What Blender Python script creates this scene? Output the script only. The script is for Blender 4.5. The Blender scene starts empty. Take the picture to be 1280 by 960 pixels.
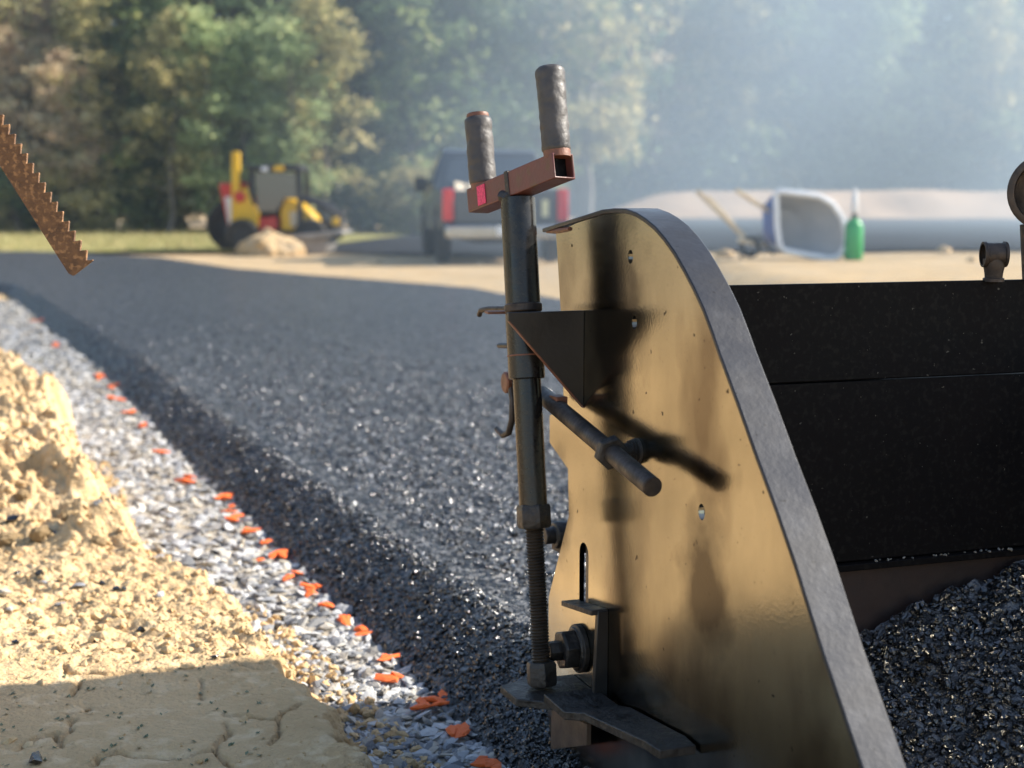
import bpy, bmesh, math, random
import numpy as np
from mathutils import Vector, Matrix
random.seed(7); RNG = np.random.default_rng(11)
R = math.radians
scn = bpy.context.scene
col = scn.collection

# ------------------------------------------------------------------ camera
PITCH = R(6.87); FPX = 1850.0; CAMZ = 0.90
cam_d = bpy.data.cameras.new('camera'); cam = bpy.data.objects.new('camera', cam_d); col.objects.link(cam)
cam.location = (0, 0, CAMZ); cam.rotation_euler = (R(90) - PITCH, 0, 0)
cam_d.sensor_width = 36; cam_d.lens = FPX / 1280 * 36; cam_d.clip_start = 0.05; cam_d.clip_end = 2000
cam_d.dof.use_dof = True; cam_d.dof.focus_distance = 2.12; cam_d.dof.aperture_fstop = 4.4; cam_d.dof.aperture_blades = 0
scn.camera = cam
# ------------------------------------------------------------------ world, sun, exposure
SUN_EL, SUN_AZ = R(33), R(11)          # azimuth: from +x (right) towards +y (ahead)
w = bpy.data.worlds.new('World'); scn.world = w; w.use_nodes = True
nt = w.node_tree; bg = nt.nodes['Background']
sky = nt.nodes.new('ShaderNodeTexSky'); sky.sky_type = 'NISHITA'; sky.sun_disc = False
sky.sun_elevation = SUN_EL; sky.sun_rotation = R(90) - SUN_AZ
nt.links.new(sky.outputs[0], bg.inputs[0]); bg.inputs[1].default_value = 0.12
sd = bpy.data.lights.new('sun', 'SUN'); sun = bpy.data.objects.new('sun', sd); col.objects.link(sun)
sd.energy = 4.9; sd.angle = R(0.53); sd.color = (1.0, 0.93, 0.82)
sv = Vector((math.cos(SUN_EL)*math.cos(SUN_AZ), math.cos(SUN_EL)*math.sin(SUN_AZ), math.sin(SUN_EL)))
sun.rotation_euler = sv.to_track_quat('Z', 'Y').to_euler(); sun.location = sv*30
scn.view_settings.view_transform = 'Standard'; scn.view_settings.look = 'None'
scn.view_settings.exposure = 1.2; scn.view_settings.gamma = 1.0
scn.view_settings.use_curve_mapping = False
scn.cycles.use_denoising = True
try: scn.cycles.denoiser = 'OPENIMAGEDENOISE'
except Exception: pass
scn.cycles.max_bounces = 8; scn.cycles.volume_bounces = 0; scn.cycles.volume_step_rate = 2.2
scn.cycles.caustics_reflective = False; scn.cycles.caustics_refractive = False
scn.cycles.sample_clamp_indirect = 6.0

# ------------------------------------------------------------------ pixel rays
F = Vector((0, math.cos(PITCH), -math.sin(PITCH))); UPV = Vector((0, math.sin(PITCH), math.cos(PITCH))); RT = Vector((1, 0, 0))
CAM = Vector((0, 0, CAMZ))
def ray(px, py): return F + RT*((px-640)/FPX) + UPV*((480-py)/FPX)
def on_z(px, py, z=0.0):
    r = ray(px, py); return CAM + r*((z-CAMZ)/r.z)
def on_y(px, py, Y):
    r = ray(px, py); return CAM + r*(Y/r.y)
def on_pl(px, py, P, N):
    r = ray(px, py); return CAM + r*((P-CAM).dot(N)/r.dot(N))

# ------------------------------------------------------------------ noise
def _h(ix, iy, s):
    n = (ix.astype(np.int64)*374761393 + iy.astype(np.int64)*668265263 + s*1442695041) & 0x7fffffff
    n = ((n ^ (n >> 13))*1274126177) & 0x7fffffff
    return ((n ^ (n >> 16)) & 0xffff)/65535.0
def vn(x, y, s=0):
    x = np.asarray(x, float); y = np.asarray(y, float)
    ix = np.floor(x); iy = np.floor(y); fx = x-ix; fy = y-iy
    fx = fx*fx*fx*(fx*(fx*6-15)+10); fy = fy*fy*fy*(fy*(fy*6-15)+10)
    a = _h(ix, iy, s); b = _h(ix+1, iy, s); c = _h(ix, iy+1, s); d = _h(ix+1, iy+1, s)
    return (a*(1-fx)+b*fx)*(1-fy) + (c*(1-fx)+d*fx)*fy
def fbm(x, y, o=4, s=0, g=.5):
    t = 0; a = 1; n = 0
    for k in range(o):
        t = t + a*vn(x*2**k+17.3*k, y*2**k-9.1*k, s+k); n += a; a *= g
    return t/n
def worley(x, y, s=0):
    x = np.asarray(x, float); y = np.asarray(y, float)
    ix = np.floor(x); iy = np.floor(y); m = np.full(x.shape, 9.0); hid = np.zeros(x.shape)
    for dx in (-1, 0, 1):
        for dy in (-1, 0, 1):
            cx = ix+dx; cy = iy+dy
            px = cx+_h(cx, cy, s); py = cy+_h(cx, cy, s+5)
            d = (px-x)**2+(py-y)**2; k = d < m
            m = np.where(k, d, m); hid = np.where(k, _h(cx, cy, s+9), hid)
    return np.sqrt(m), hid
def ss(a, b, x):
    t = np.clip((np.asarray(x, float)-a)/(b-a), 0, 1); return t*t*(3-2*t)

# ------------------------------------------------------------------ materials
def nodes(name):
    m = bpy.data.materials.new(name); m.use_nodes = True
    return m, m.node_tree, m.node_tree.nodes['Principled BSDF']
def pm(name, c1, c2=None, scale=8, rough=.5, rough2=None, metal=0, bump=0, bscale=60, spec=.5, detail=5, lo=.35, hi=.65, coat=0, dist=.01, c3=None, s3=40, stretch=None):
    m, t, b = nodes(name); N = t.nodes; L = t.links
    b.inputs['Base Color'].default_value = (*c1, 1); b.inputs['Roughness'].default_value = rough
    b.inputs['Metallic'].default_value = metal; b.inputs['Specular IOR Level'].default_value = spec
    b.inputs['Coat Weight'].default_value = coat; b.inputs['Coat Roughness'].default_value = .12
    tc = N.new('ShaderNodeTexCoord'); src = tc.outputs['Object']
    if stretch:
        mp = N.new('ShaderNodeMapping'); mp.inputs['Scale'].default_value = stretch; L.new(src, mp.inputs[0]); src = mp.outputs[0]
    if c2 is not None or rough2 is not None:
        n = N.new('ShaderNodeTexNoise'); n.inputs['Scale'].default_value = scale; n.inputs['Detail'].default_value = detail; n.inputs['Roughness'].default_value = .62
        L.new(src, n.inputs['Vector'])
        mr = N.new('ShaderNodeMapRange'); mr.inputs[1].default_value = lo; mr.inputs[2].default_value = hi; L.new(n.outputs[0], mr.inputs[0])
        if c2 is not None:
            mx = N.new('ShaderNodeMix'); mx.data_type = 'RGBA'; mx.inputs[6].default_value = (*c1, 1); mx.inputs[7].default_value = (*c2, 1)
            L.new(mr.outputs[0], mx.inputs[0]); out = mx.outputs[2]
            if c3 is not None:
                n3 = N.new('ShaderNodeTexNoise'); n3.inputs['Scale'].default_value = s3; n3.inputs['Detail'].default_value = 4; L.new(src, n3.inputs['Vector'])
                m3 = N.new('ShaderNodeMapRange'); m3.inputs[1].default_value = .52; m3.inputs[2].default_value = .66; L.new(n3.outputs[0], m3.inputs[0])
                mx3 = N.new('ShaderNodeMix'); mx3.data_type = 'RGBA'; mx3.inputs[7].default_value = (*c3, 1)
                L.new(out, mx3.inputs[6]); L.new(m3.outputs[0], mx3.inputs[0]); out = mx3.outputs[2]
            L.new(out, b.inputs['Base Color'])
        if rough2 is not None:
            r2 = N.new('ShaderNodeMapRange'); r2.inputs[3].default_value = rough; r2.inputs[4].default_value = rough2
            L.new(mr.outputs[0], r2.inputs[0]); L.new(r2.outputs[0], b.inputs['Roughness'])
    if bump:
        n = N.new('ShaderNodeTexNoise'); n.inputs['Scale'].default_value = bscale; n.inputs['Detail'].default_value = 6; L.new(tc.outputs['Object'], n.inputs['Vector'])
        bp = N.new('ShaderNodeBump'); bp.inputs['Strength'].default_value = bump; bp.inputs['Distance'].default_value = dist
        L.new(n.outputs[0], bp.inputs['Height']); L.new(bp.outputs[0], b.inputs['Normal'])
    return m
def tinted(name, stops, rough=.7, bump=0, bscale=200, dist=.004, translucent=0, spec=.4):
    """colour picked per piece: the face attribute 'tint' plus the object's own random number"""
    m, t, b = nodes(name); N = t.nodes; L = t.links
    at = N.new('ShaderNodeAttribute'); at.attribute_name = 'tint'
    oi = N.new('ShaderNodeObjectInfo')
    ad = N.new('ShaderNodeMath'); ad.operation = 'ADD'; L.new(at.outputs['Fac'], ad.inputs[0]); L.new(oi.outputs['Random'], ad.inputs[1])
    fr = N.new('ShaderNodeMath'); fr.operation = 'FRACT'; L.new(ad.outputs[0], fr.inputs[0])
    cr = N.new('ShaderNodeValToRGB'); e = cr.color_ramp.elements
    while len(e) < len(stops): e.new(.5)
    for k, (p, c) in enumerate(stops): e[k].position = p; e[k].color = (*c, 1)
    L.new(fr.outputs[0], cr.inputs[0]); L.new(cr.outputs[0], b.inputs['Base Color'])
    b.inputs['Roughness'].default_value = rough; b.inputs['Specular IOR Level'].default_value = spec
    if bump:
        tc = N.new('ShaderNodeTexCoord')
        n = N.new('ShaderNodeTexNoise'); n.inputs['Scale'].default_value = bscale; L.new(tc.outputs['Object'], n.inputs['Vector'])
        bp = N.new('ShaderNodeBump'); bp.inputs['Strength'].default_value = bump; bp.inputs['Distance'].default_value = dist
        L.new(n.outputs[0], bp.inputs['Height']); L.new(bp.outputs[0], b.inputs['Normal'])
    if translucent:
        tr = N.new('ShaderNodeBsdfTranslucent'); L.new(cr.outputs[0], tr.inputs[0])
        mx = N.new('ShaderNodeMixShader'); mx.inputs[0].default_value = translucent
        L.new(b.outputs[0], mx.inputs[1]); L.new(tr.outputs[0], mx.inputs[2]); L.new(mx.outputs[0], N['Material Output'].inputs[0])
    return m

M = {}
M['plate'] = pm('worn_plate_steel', (.385, .365, .30), (.26, .245, .20), 4, .12, .21, 1, .07, 230, stretch=(1, 1, .6), c3=(.15, .13, .105), s3=5, dist=.002)
M['flange'] = pm('scuffed_edge_steel', (.034, .036, .042), (.024, .025, .029), 9, .34, .5, .4, .2, 130, dist=.0015, c3=(.038, .040, .046), s3=34)
M['black'] = pm('black_paint', (.012, .012, .013), (.022, .02, .018), 14, .32, .5, 0, .15, 140, dist=.002)
M['wall'] = pm('black_hopper_steel', (.0035, .0035, .004), (.006, .005, .0048), 9, .5, .7, 0, .2, 90, dist=.002, spec=.09, c3=(.011, .010, .009), s3=130)
M['tube'] = pm('worn_black_tube', (.015, .014, .014), (.03, .026, .022), 30, .16, .34, .35, .12, 160, dist=.002)
M['rusttube'] = pm('rusty_rod_steel', (.075, .055, .042), (.032, .026, .023), 40, .42, .65, .4, .35, 200, dist=.002)
M['thread'] = pm('thread_steel', (.11, .085, .062), (.05, .04, .032), 50, .38, .6, .6, .2, 300, dist=.001)
M['redtube'] = pm('faded_red_paint', (.10, .034, .030), (.15, .052, .045), 35, .38, .55, 0, .3, 220, dist=.002, c3=(.11, .055, .03), s3=60)
M['hotpink'] = pm('pink_sticker', (.75, .05, .16), (.55, .03, .10), 260, .5, lo=.45, hi=.55)
M['grip'] = pm('wrapped_grip', (.038, .035, .034), (.07, .064, .06), 30, .42, .62, 0, .5, 60, dist=.005)
M['copper'] = pm('bare_rust', (.22, .085, .045), (.12, .05, .03), 90, .55, bump=.3, bscale=200, dist=.002)
M['rust'] = pm('heavy_rust', (.17, .088, .040), (.095, .050, .026), 55, .82, bump=.8, bscale=240, dist=.003, c3=(.30, .16, .07), s3=130)
M['greasy'] = pm('tarred_steel', (.022, .020, .019), (.06, .052, .045), 45, .35, .65, .3, .6, 130, dist=.004)
M['dirt'] = pm('clay_soil', (.60, .425, .235), (.50, .34, .175), 3.2, .9, bump=.75, bscale=110, dist=.012, spec=.15, c3=(.64, .47, .275), s3=24)
M['soil'] = pm('sandy_soil', (.58, .42, .24), (.47, .33, .18), .8, .95, bump=.6, bscale=6, dist=.05, spec=.1, c3=(.48, .37, .24), s3=3)
M['sand'] = pm('bank_sand', (.46, .33, .22), (.38, .26, .165), .5, .95, bump=.6, bscale=3, dist=.1, spec=.1)
M['grassbase'] = pm('dry_turf', (.34, .29, .11), (.25, .25, .08), .6, .95, bump=.8, bscale=9, dist=.08, spec=.1, c3=(.42, .34, .17), s3=2)
M['gravelbed'] = pm('gravel_fines', (.36, .34, .31), (.48, .40, .29), 14, .9, bump=.9, bscale=160, dist=.012, spec=.2)
M['drive'] = pm('old_asphalt', (.022, .024, .028), (.036, .036, .038), .8, .95, bump=.4, bscale=30, dist=.02, spec=.1)
M['stone'] = tinted('crushed_stone', [(0, (.15, .155, .165)), (.2, (.28, .285, .295)), (.35, (.42, .42, .425)), (.5, (.50, .495, .48)), (.72, (.44, .39, .31)), (.88, (.12, .125, .135)), (1, (.47, .46, .43))], .75, .5)
M['orange'] = pm('marking_paint', (.92, .17, .015), (.80, .12, .015), 60, .6, bump=.5, bscale=200, dist=.003)
M['clod'] = pm('clay_clod', (.60, .435, .245), (.48, .33, .17), 9, .92, bump=.9, bscale=60, dist=.012, spec=.12)
def asphalt_mat():
    m, t, b = nodes('fresh_asphalt'); N = t.nodes; L = t.links
    tc = N.new('ShaderNodeTexCoord')
    n = N.new('ShaderNodeTexNoise'); n.inputs['Scale'].default_value = 90; n.inputs['Detail'].default_value = 5; L.new(tc.outputs['Object'], n.inputs[0])
    v = N.new('ShaderNodeTexVoronoi'); v.inputs['Scale'].default_value = 105; L.new(tc.outputs['Object'], v.inputs['Vector'])
    v2 = N.new('ShaderNodeTexVoronoi'); v2.inputs['Scale'].default_value = 260; L.new(tc.outputs['Object'], v2.inputs['Vector'])
    a = N.new('ShaderNodeMath'); a.operation = 'MULTIPLY_ADD'; a.inputs[1].default_value = .5
    L.new(v2.outputs['Distance'], a.inputs[0]); L.new(v.outputs['Distance'], a.inputs[2])
    bp = N.new('ShaderNodeBump'); bp.inputs['Strength'].default_value = .9; bp.inputs['Distance'].default_value = .006; bp.invert = True
    L.new(a.outputs[0], bp.inputs['Height']); L.new(bp.outputs[0], b.inputs['Normal'])
    vc = N.new('ShaderNodeTexVoronoi'); vc.inputs['Scale'].default_value = 72; L.new(tc.outputs['Object'], vc.inputs['Vector'])
    sx_ = N.new('ShaderNodeSeparateColor'); L.new(vc.outputs['Color'], sx_.inputs[0])
    ad = N.new('ShaderNodeMath'); ad.operation = 'MULTIPLY_ADD'; ad.inputs[1].default_value = .45; L.new(n.outputs[0], ad.inputs[0]); L.new(sx_.outputs[0], ad.inputs[2])
    cr = N.new('ShaderNodeValToRGB'); e = cr.color_ramp.elements
    for k, (p, c) in enumerate([(.2, .006), (.75, .022), (1.0, .065), (1.3, .19)]):  # palest cells put sun sparkle into the colour, on top of aggregate tone
        if k > 1: e.new(.5)
        e[k].position = p/1.45; e[k].color = (c, c, c*1.01, 1)
    dvn = N.new('ShaderNodeMath'); dvn.operation = 'DIVIDE'; dvn.inputs[1].default_value = 1.45; L.new(ad.outputs[0], dvn.inputs[0])
    L.new(dvn.outputs[0], cr.inputs[0]); L.new(cr.outputs[0], b.inputs['Base Color'])
    rg = N.new('ShaderNodeMapRange'); rg.inputs[3].default_value = .18; rg.inputs[4].default_value = .5; L.new(sx_.outputs[1], rg.inputs[0]); L.new(rg.outputs[0], b.inputs['Roughness'])
    b.inputs['Specular IOR Level'].default_value = .48
    return m
M['asphalt'] = asphalt_mat()
M['grain'] = GR = tinted('tarred_aggregate', [(0, (.006, .006, .006)), (.6, (.017, .017, .0175)), (.9, (.06, .06, .064)), (.95, (.30, .30, .31)), (1, (.45, .45, .45))], .17, .5, 240, .004, spec=1.0)  # palest stops: broken aggregate, and white sun sparkle put into the colour
M['yellow'] = pm('machine_yellow', (.80, .47, .012), (.70, .40, .01), 3, .35)
M['red'] = pm('machine_red', (.62, .035, .025), (.5, .03, .02), 3, .4)
M['darkframe'] = pm('machine_black', (.018, .019, .022), (.035, .035, .038), 6, .5)
M['rubber'] = pm('rubber', (.022, .021, .02), (.05, .043, .035), 6, .8)
M['steelgrey'] = pm('bucket_steel', (.34, .32, .30), (.25, .22, .19), 5, .5, metal=.3)
M['truckpaint'] = pm('dark_truck_paint', (.05, .06, .075), (.065, .072, .082), 2, .25, coat=.6)
M['glass'] = pm('dark_window_glass', (.05, .06, .07), rough=.08, spec=1.0, coat=.8)
M['chrome'] = pm('bumper_chrome', (.55, .55, .56), (.45, .44, .42), 4, .15, metal=1)
M['taillight'] = pm('red_lens', (.72, .02, .03), (.6, .015, .02), 8, .15, coat=.5)
M['whitelens'] = pm('pale_plate', (.75, .70, .42), rough=.4)
M['blue'] = pm('barrow_blue', (.035, .12, .42), (.03, .09, .33), 8, .4)
M['barrowin'] = pm('barrow_inside', (.30, .31, .33), (.38, .38, .38), 6, .6)
M['rim'] = pm('barrow_rim', (.82, .83, .84), (.74, .75, .76), 8, .4)
M['wood'] = pm('pale_wood', (.68, .58, .42), (.58, .47, .32), 6, .7, stretch=(1, 1, .2))
M['green'] = pm('green_plastic', (.025, .36, .09), (.02, .30, .08), 5, .35)
M['whiteplastic'] = pm('white_plastic', (.78, .79, .80), (.7, .7, .7), 5, .4)
M['bark'] = pm('bark', (.13, .10, .075), (.22, .19, .155), 5, .9, bump=.8, bscale=16, dist=.05, stretch=(1, 1, .2))
LEAF = {
 'green': tinted('leaf_green', [(0, (0.103, 0.156, 0.059)), (.5, (0.200, 0.268, 0.099)), (.85, (0.356, 0.398, 0.141)), (1, (0.573, 0.519, 0.208))], .55, translucent=.5),
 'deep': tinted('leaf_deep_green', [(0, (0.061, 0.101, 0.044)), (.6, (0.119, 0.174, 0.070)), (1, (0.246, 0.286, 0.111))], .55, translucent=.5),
 'olive': tinted('leaf_olive', [(0, (0.225, 0.225, 0.098)), (.5, (0.414, 0.374, 0.158)), (.85, (0.620, 0.510, 0.226)), (1, (0.620, 0.562, 0.293))], .55, translucent=.5),
 'pale': tinted('leaf_pale_green', [(0, (0.220, 0.301, 0.145)), (.6, (0.383, 0.463, 0.220)), (1, (0.586, 0.614, 0.304))], .55, translucent=.5),
 'rust': tinted('leaf_rust', [(0, (0.471, 0.324, 0.201)), (.5, (0.620, 0.493, 0.316)), (.85, (0.620, 0.600, 0.399)), (1, (0.541, 0.460, 0.231))], .6, translucent=.5),
}
M['drygrass'] = tinted('dry_grass_blades', [(0, (.42, .33, .14)), (.5, (.50, .41, .20)), (.8, (.26, .28, .08)), (1, (.55, .47, .26))], .7, translucent=.3)
M['sprout'] = tinted('sprout_green', [(0, (.10, .12, .06)), (1, (.17, .19, .10))], .6)
M['leafgreen'] = pm('leaf_blade', (.13, .20, .03), (.22, .24, .05), 30, .4)

# ------------------------------------------------------------------ mesh builder
class MB:
    def __init__(s): s.v = []; s.f = []
    def add(s, vs, fs):
        o = len(s.v); s.v += [tuple(p) for p in vs]; s.f += [tuple(i+o for i in f) for f in fs]; return s
    def hull8(s, p):     # p[0:4] one face ring, p[4:8] the opposite ring
        return s.add(p, [(3, 2, 1, 0), (4, 5, 6, 7), (0, 1, 5, 4), (1, 2, 6, 5), (2, 3, 7, 6), (3, 0, 4, 7)])
    def box(s, c, d, rz=0, rx=0, ry=0):
        m = Matrix.Rotation(rz, 3, 'Z') @ Matrix.Rotation(ry, 3, 'Y') @ Matrix.Rotation(rx, 3, 'X')
        c = Vector(c); x, y, z = d[0]/2, d[1]/2, d[2]/2
        q = [c + m @ Vector(t) for t in ((-x, -y, -z), (x, -y, -z), (x, y, -z), (-x, y, -z), (-x, -y, z), (x, -y, z), (x, y, z), (-x, y, z))]
        return s.hull8(q)
    def bar(s, p0, p1, wd, hg, side):      # a beam from p0 to p1, width along side
        p0 = Vector(p0); p1 = Vector(p1); a = (p1-p0).normalized(); sd_ = Vector(side); sd_ = (sd_ - a*a.dot(sd_)).normalized(); u = a.cross(sd_)
        r = [(-1, -1), (1, -1), (1, 1), (-1, 1)]
        return s.hull8([p0 + sd_*(i*wd/2) + u*(j*hg/2) for i, j in r] + [p1 + sd_*(i*wd/2) + u*(j*hg/2) for i, j in r])
    def lathe(s, p0, ax, prof, n=24, cap=True, start=0.0):   # prof: (distance along axis, radius)
        p0 = Vector(p0); ax = Vector(ax).normalized()
        t = Vector((0, 0, 1)) if abs(ax.z) < .9 else Vector((1, 0, 0)); e1 = ax.cross(t).normalized(); e2 = ax.cross(e1)
        vs = []; fs = []
        for (h, r) in prof:
            for k in range(n):
                an = start + 2*math.pi*k/n; vs.append(p0 + ax*h + (e1*math.cos(an)+e2*math.sin(an))*r)
        for i in range(len(prof)-1):
            for k in range(n):
                k2 = (k+1) % n; fs.append((i*n+k, i*n+k2, (i+1)*n+k2, (i+1)*n+k))
        if cap:
            fs.append(tuple(range(n))[::-1]); fs.append(tuple(range((len(prof)-1)*n, len(prof)*n)))
        return s.add(vs, fs)
    def cyl(s, p0, p1, r, n=24, r1=None, bev=0):
        p0 = Vector(p0); p1 = Vector(p1); h = (p1-p0).length; r1 = r if r1 is None else r1
        pr = [(0, r), (h, r1)] if not bev else [(0, r-bev), (bev, r), (h-bev, r1), (h, r1-bev)]
        return s.lathe(p0, p1-p0, pr, n)
    def hexn(s, c, ax, r, h, start=0.0):
        ax = Vector(ax).normalized(); c = Vector(c)
        return s.lathe(c-ax*h/2, ax, [(0, r*.9), (h*.12, r), (h*.88, r), (h, r*.9)], 6, True, start)
    def tube(s, pts, r, n=12):
        pts = [Vector(p) for p in pts]; vs = []; fs = []; e1 = None
        for i, p in enumerate(pts):
            a = (pts[min(i+1, len(pts)-1)]-pts[max(i-1, 0)]).normalized()
            if e1 is None:
                t = Vector((0, 0, 1)) if abs(a.z) < .9 else Vector((1, 0, 0)); e1 = a.cross(t).normalized()
            e1 = (e1-a*a.dot(e1)).normalized(); e2 = a.cross(e1); rr = r[i] if isinstance(r, (list, tuple)) else r
            vs += [p+(e1*math.cos(2*math.pi*k/n)+e2*math.sin(2*math.pi*k/n))*rr for k in range(n)]
        for i in range(len(pts)-1):
            for k in range(n):
                k2 = (k+1) % n; fs.append((i*n+k, i*n+k2, (i+1)*n+k2, (i+1)*n+k))
        fs.append(tuple(range(n))[::-1]); fs.append(tuple(range((len(pts)-1)*n, len(pts)*n)))
        return s.add(vs, fs)
    def prism(s, A, B):                    # two matching rings, closed
        n = len(A)
        return s.add(list(A)+list(B), [tuple(range(n))[::-1], tuple(range(n, 2*n))] + [(k, (k+1) % n, n+(k+1) % n, n+k) for k in range(n)])
    def build(s, name, mat, parent=None, origin=(0, 0, 0), smooth=35, bevel=0, tint=None):
        me = bpy.data.meshes.new(name); o_ = Vector(origin)
        me.from_pydata([(p[0]-o_[0], p[1]-o_[1], p[2]-o_[2]) for p in s.v], [], s.f)
        bm = bmesh.new(); bm.from_mesh(me); bmesh.ops.recalc_face_normals(bm, faces=bm.faces); bm.to_mesh(me); bm.free()
        if smooth:
            me.polygons.foreach_set('use_smooth', [True]*len(me.polygons)); me.set_sharp_from_angle(angle=R(smooth))
        me.materials.append(mat)
        o = bpy.data.objects.new(name, me); col.objects.link(o)
        if parent: o.parent = parent
        else: o.location = o_
        if bevel:
            b = o.modifiers.new('bevel', 'BEVEL'); b.width = bevel; b.segments = 2; b.limit_method = 'ANGLE'; b.angle_limit = R(40); b.use_clamp_overlap = True
        return o
def np_mesh(name, V, Fc, mat, parent=None, smooth=True, tint=None, loc=None):
    V = np.asarray(V, np.float32); Fc = np.asarray(Fc, np.int32); k = Fc.shape[1]
    me = bpy.data.meshes.new(name)
    me.vertices.add(len(V)); me.vertices.foreach_set('co', V.ravel())
    me.loops.add(Fc.size); me.loops.foreach_set('vertex_index', Fc.ravel())
    me.polygons.add(len(Fc)); me.polygons.foreach_set('loop_start', np.arange(0, Fc.size, k, dtype=np.int32))
    me.polygons.foreach_set('use_smooth', np.full(len(Fc), smooth))
    if tint is not None:
        a = me.attributes.new('tint', 'FLOAT', 'FACE'); a.data.foreach_set('value', np.asarray(tint, np.float32))
    me.update(calc_edges=True); me.validate(); me.materials.append(mat)
    o = bpy.data.objects.new(name, me); col.objects.link(o)
    if parent: o.parent = parent
    if loc is not None: o.location = loc
    return o
def grid_faces(nx, ny):
    i = np.arange(nx*ny).reshape(ny, nx)
    return np.stack([i[:-1, :-1], i[:-1, 1:], i[1:, 1:], i[1:, :-1]], -1).reshape(-1, 4)
def tag(o, label=None, cat=None, group=None, kind=None):
    if label: o['label'] = label
    if cat: o['category'] = cat
    if group: o['group'] = group
    if kind: o['kind'] = kind
    return o
def empty(name, loc=(0, 0, 0), rz=0):
    o = bpy.data.objects.new(name, None); col.objects.link(o); o.location = loc; o.rotation_euler = (0, 0, rz); o.empty_display_size = .1; return o
# icosahedron for stones
_g = (1+5**.5)/2
ICO = np.array([(-1, _g, 0), (1, _g, 0), (-1, -_g, 0), (1, -_g, 0), (0, -1, _g), (0, 1, _g), (0, -1, -_g), (0, 1, -_g), (_g, 0, -1), (_g, 0, 1), (-_g, 0, -1), (-_g, 0, 1)])/math.sqrt(1+_g*_g)
ICF = np.array([(0, 11, 5), (0, 5, 1), (0, 1, 7), (0, 7, 10), (0, 10, 11), (1, 5, 9), (5, 11, 4), (11, 10, 2), (10, 7, 6), (7, 1, 8), (3, 9, 4), (3, 4, 2), (3, 2, 6), (3, 6, 8), (3, 8, 9), (4, 9, 5), (2, 4, 11), (6, 2, 10), (8, 6, 7), (9, 8, 1)])
def rock_verts(rng, flat=.45, jit=.36):
    v = ICO*(1+rng.uniform(-jit, jit, (12, 1))); v = v*np.array([1, rng.uniform(.55, .9), flat*rng.uniform(.6, 1.3)]); return v
def rotm(rng, tilt=.35):
    a = rng.uniform(0, 6.283); tx, ty = rng.normal(0, tilt, 2)
    return np.array(Matrix.Rotation(a, 3, 'Z') @ Matrix.Rotation(tx, 3, 'X') @ Matrix.Rotation(ty, 3, 'Y'))
def rocks_mesh(name, pts, sizes, mat, parent=None, flat=.45, tilt=.35, tmax=None):
    n = len(pts); base = [rock_verts(RNG, flat) for _ in range(24)]
    V = np.empty((n*12, 3)); Fc = np.empty((n*20, 3), int); T = np.empty(n*20)
    for i in range(n):
        V[i*12:i*12+12] = (base[i % 24]*sizes[i]) @ rotm(RNG, tilt).T + pts[i]; Fc[i*20:i*20+20] = ICF+i*12; T[i*20:i*20+20] = RNG.random()*(1 if tmax is None else tmax[i])
    return np_mesh(name, V, Fc, mat, parent, False, T)

# ------------------------------------------------------------------ layout lines
foot_px = [(10, 365), (60, 408), (132, 465), (228, 562), (312, 640), (372, 698), (432, 755), (500, 818), (560, 873), (643, 957)]
foot = [on_z(x, y) for x, y in foot_px][::-1]
FY = np.array([0.2] + [p.y for p in foot] + [18.0, 22.0, 26.0]); x0 = foot[0].x + (foot[0].y-.2)*.375
FX = np.array([x0] + [p.x for p in foot] + [-8.0, -13.0, -20.0])
def xfoot(Y): return np.interp(Y, FY, FX)
MATZ = .104; TOE = .032      # the loose toe of the mat lies this far left of the marked line

# ================================================================== SETTING
# ground sheet
def terrain(X, Y):
    r = .37*ss(1.1, 2.3, X)*ss(7.0, 10.3, Y)
    r = r + .05*(fbm(X*.35, Y*.35, 4, 3)-.5)*ss(5, 14, np.hypot(X, Y))
    return r - .03 + .16*ss(2.6, 5, xfoot(np.clip(Y, .2, 26))-X)*ss(.2, 1, 20-Y)
u = np.sinh(np.linspace(-6.2, 6.2, 230)); u = u/u.max()*420
X, Y = np.meshgrid(u, u+6); Z = terrain(X, Y)
tag(np_mesh('ground', np.stack([X, Y, Z], -1).reshape(-1, 3), grid_faces(230, 230), M['soil']), 'tan sandy soil reaching back to the trees', None, None, 'structure')

# fresh asphalt road: near part is a fine relief, far part a plain sheet
def mat_height(u_, Y):
    Xw = xfoot(Y)+u_
    wob = .025*(fbm(Y*6, Xw*6, 3, 40)-.5)
    q = np.clip((u_+TOE+wob*ss(.0, .03, u_+TOE))/(.150+TOE), 0, 1); z0 = MATZ*(1-(1-q)**1.15)
    wd, hid = worley(Xw*62, Y*62, 70)
    rough_e = 1.0+.5*ss(.22, .02, u_)
    zr = (.0062*(.6-wd)*(.45+hid) + .006*(fbm(Xw*120, Y*120, 2, 50)-.5) + .010*(fbm(Xw*14, Y*14, 3, 55)-.5))*rough_e
    fade = 1-.9*ss(4.0, 12.5, Y)**.8
    return z0+zr*fade
ys = [2.12]
while ys[-1] < 13.5: ys.append(ys[-1]+.0052*(ys[-1]/2.2)**1.2)
ys = np.array(ys); us = [-TOE]
while us[-1] < 1.5: us.append(us[-1]+.0068)
while us[-1] < 5.2: us.append(us[-1]*1.02)
us = np.array(us); U_, Y_ = np.meshgrid(us, ys); Zm = mat_height(U_, Y_)
Zm[:, 0] = -.02
XR_ = np.interp(Y_, [2.0, 7.0, 9.0, 11.5, 14], [3.4, 2.4, 1.2, .8, .0]); U_ = np.minimum(U_, np.maximum(XR_-xfoot(Y_), .3))
road = np_mesh('asphalt_road', np.stack([xfoot(Y_)+U_, Y_, Zm], -1).reshape(-1, 3), grid_faces(len(us), len(ys)), M['asphalt'])
tag(road, 'fresh black asphalt road mat with a loose sloped edge', None, None, 'structure')
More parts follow.
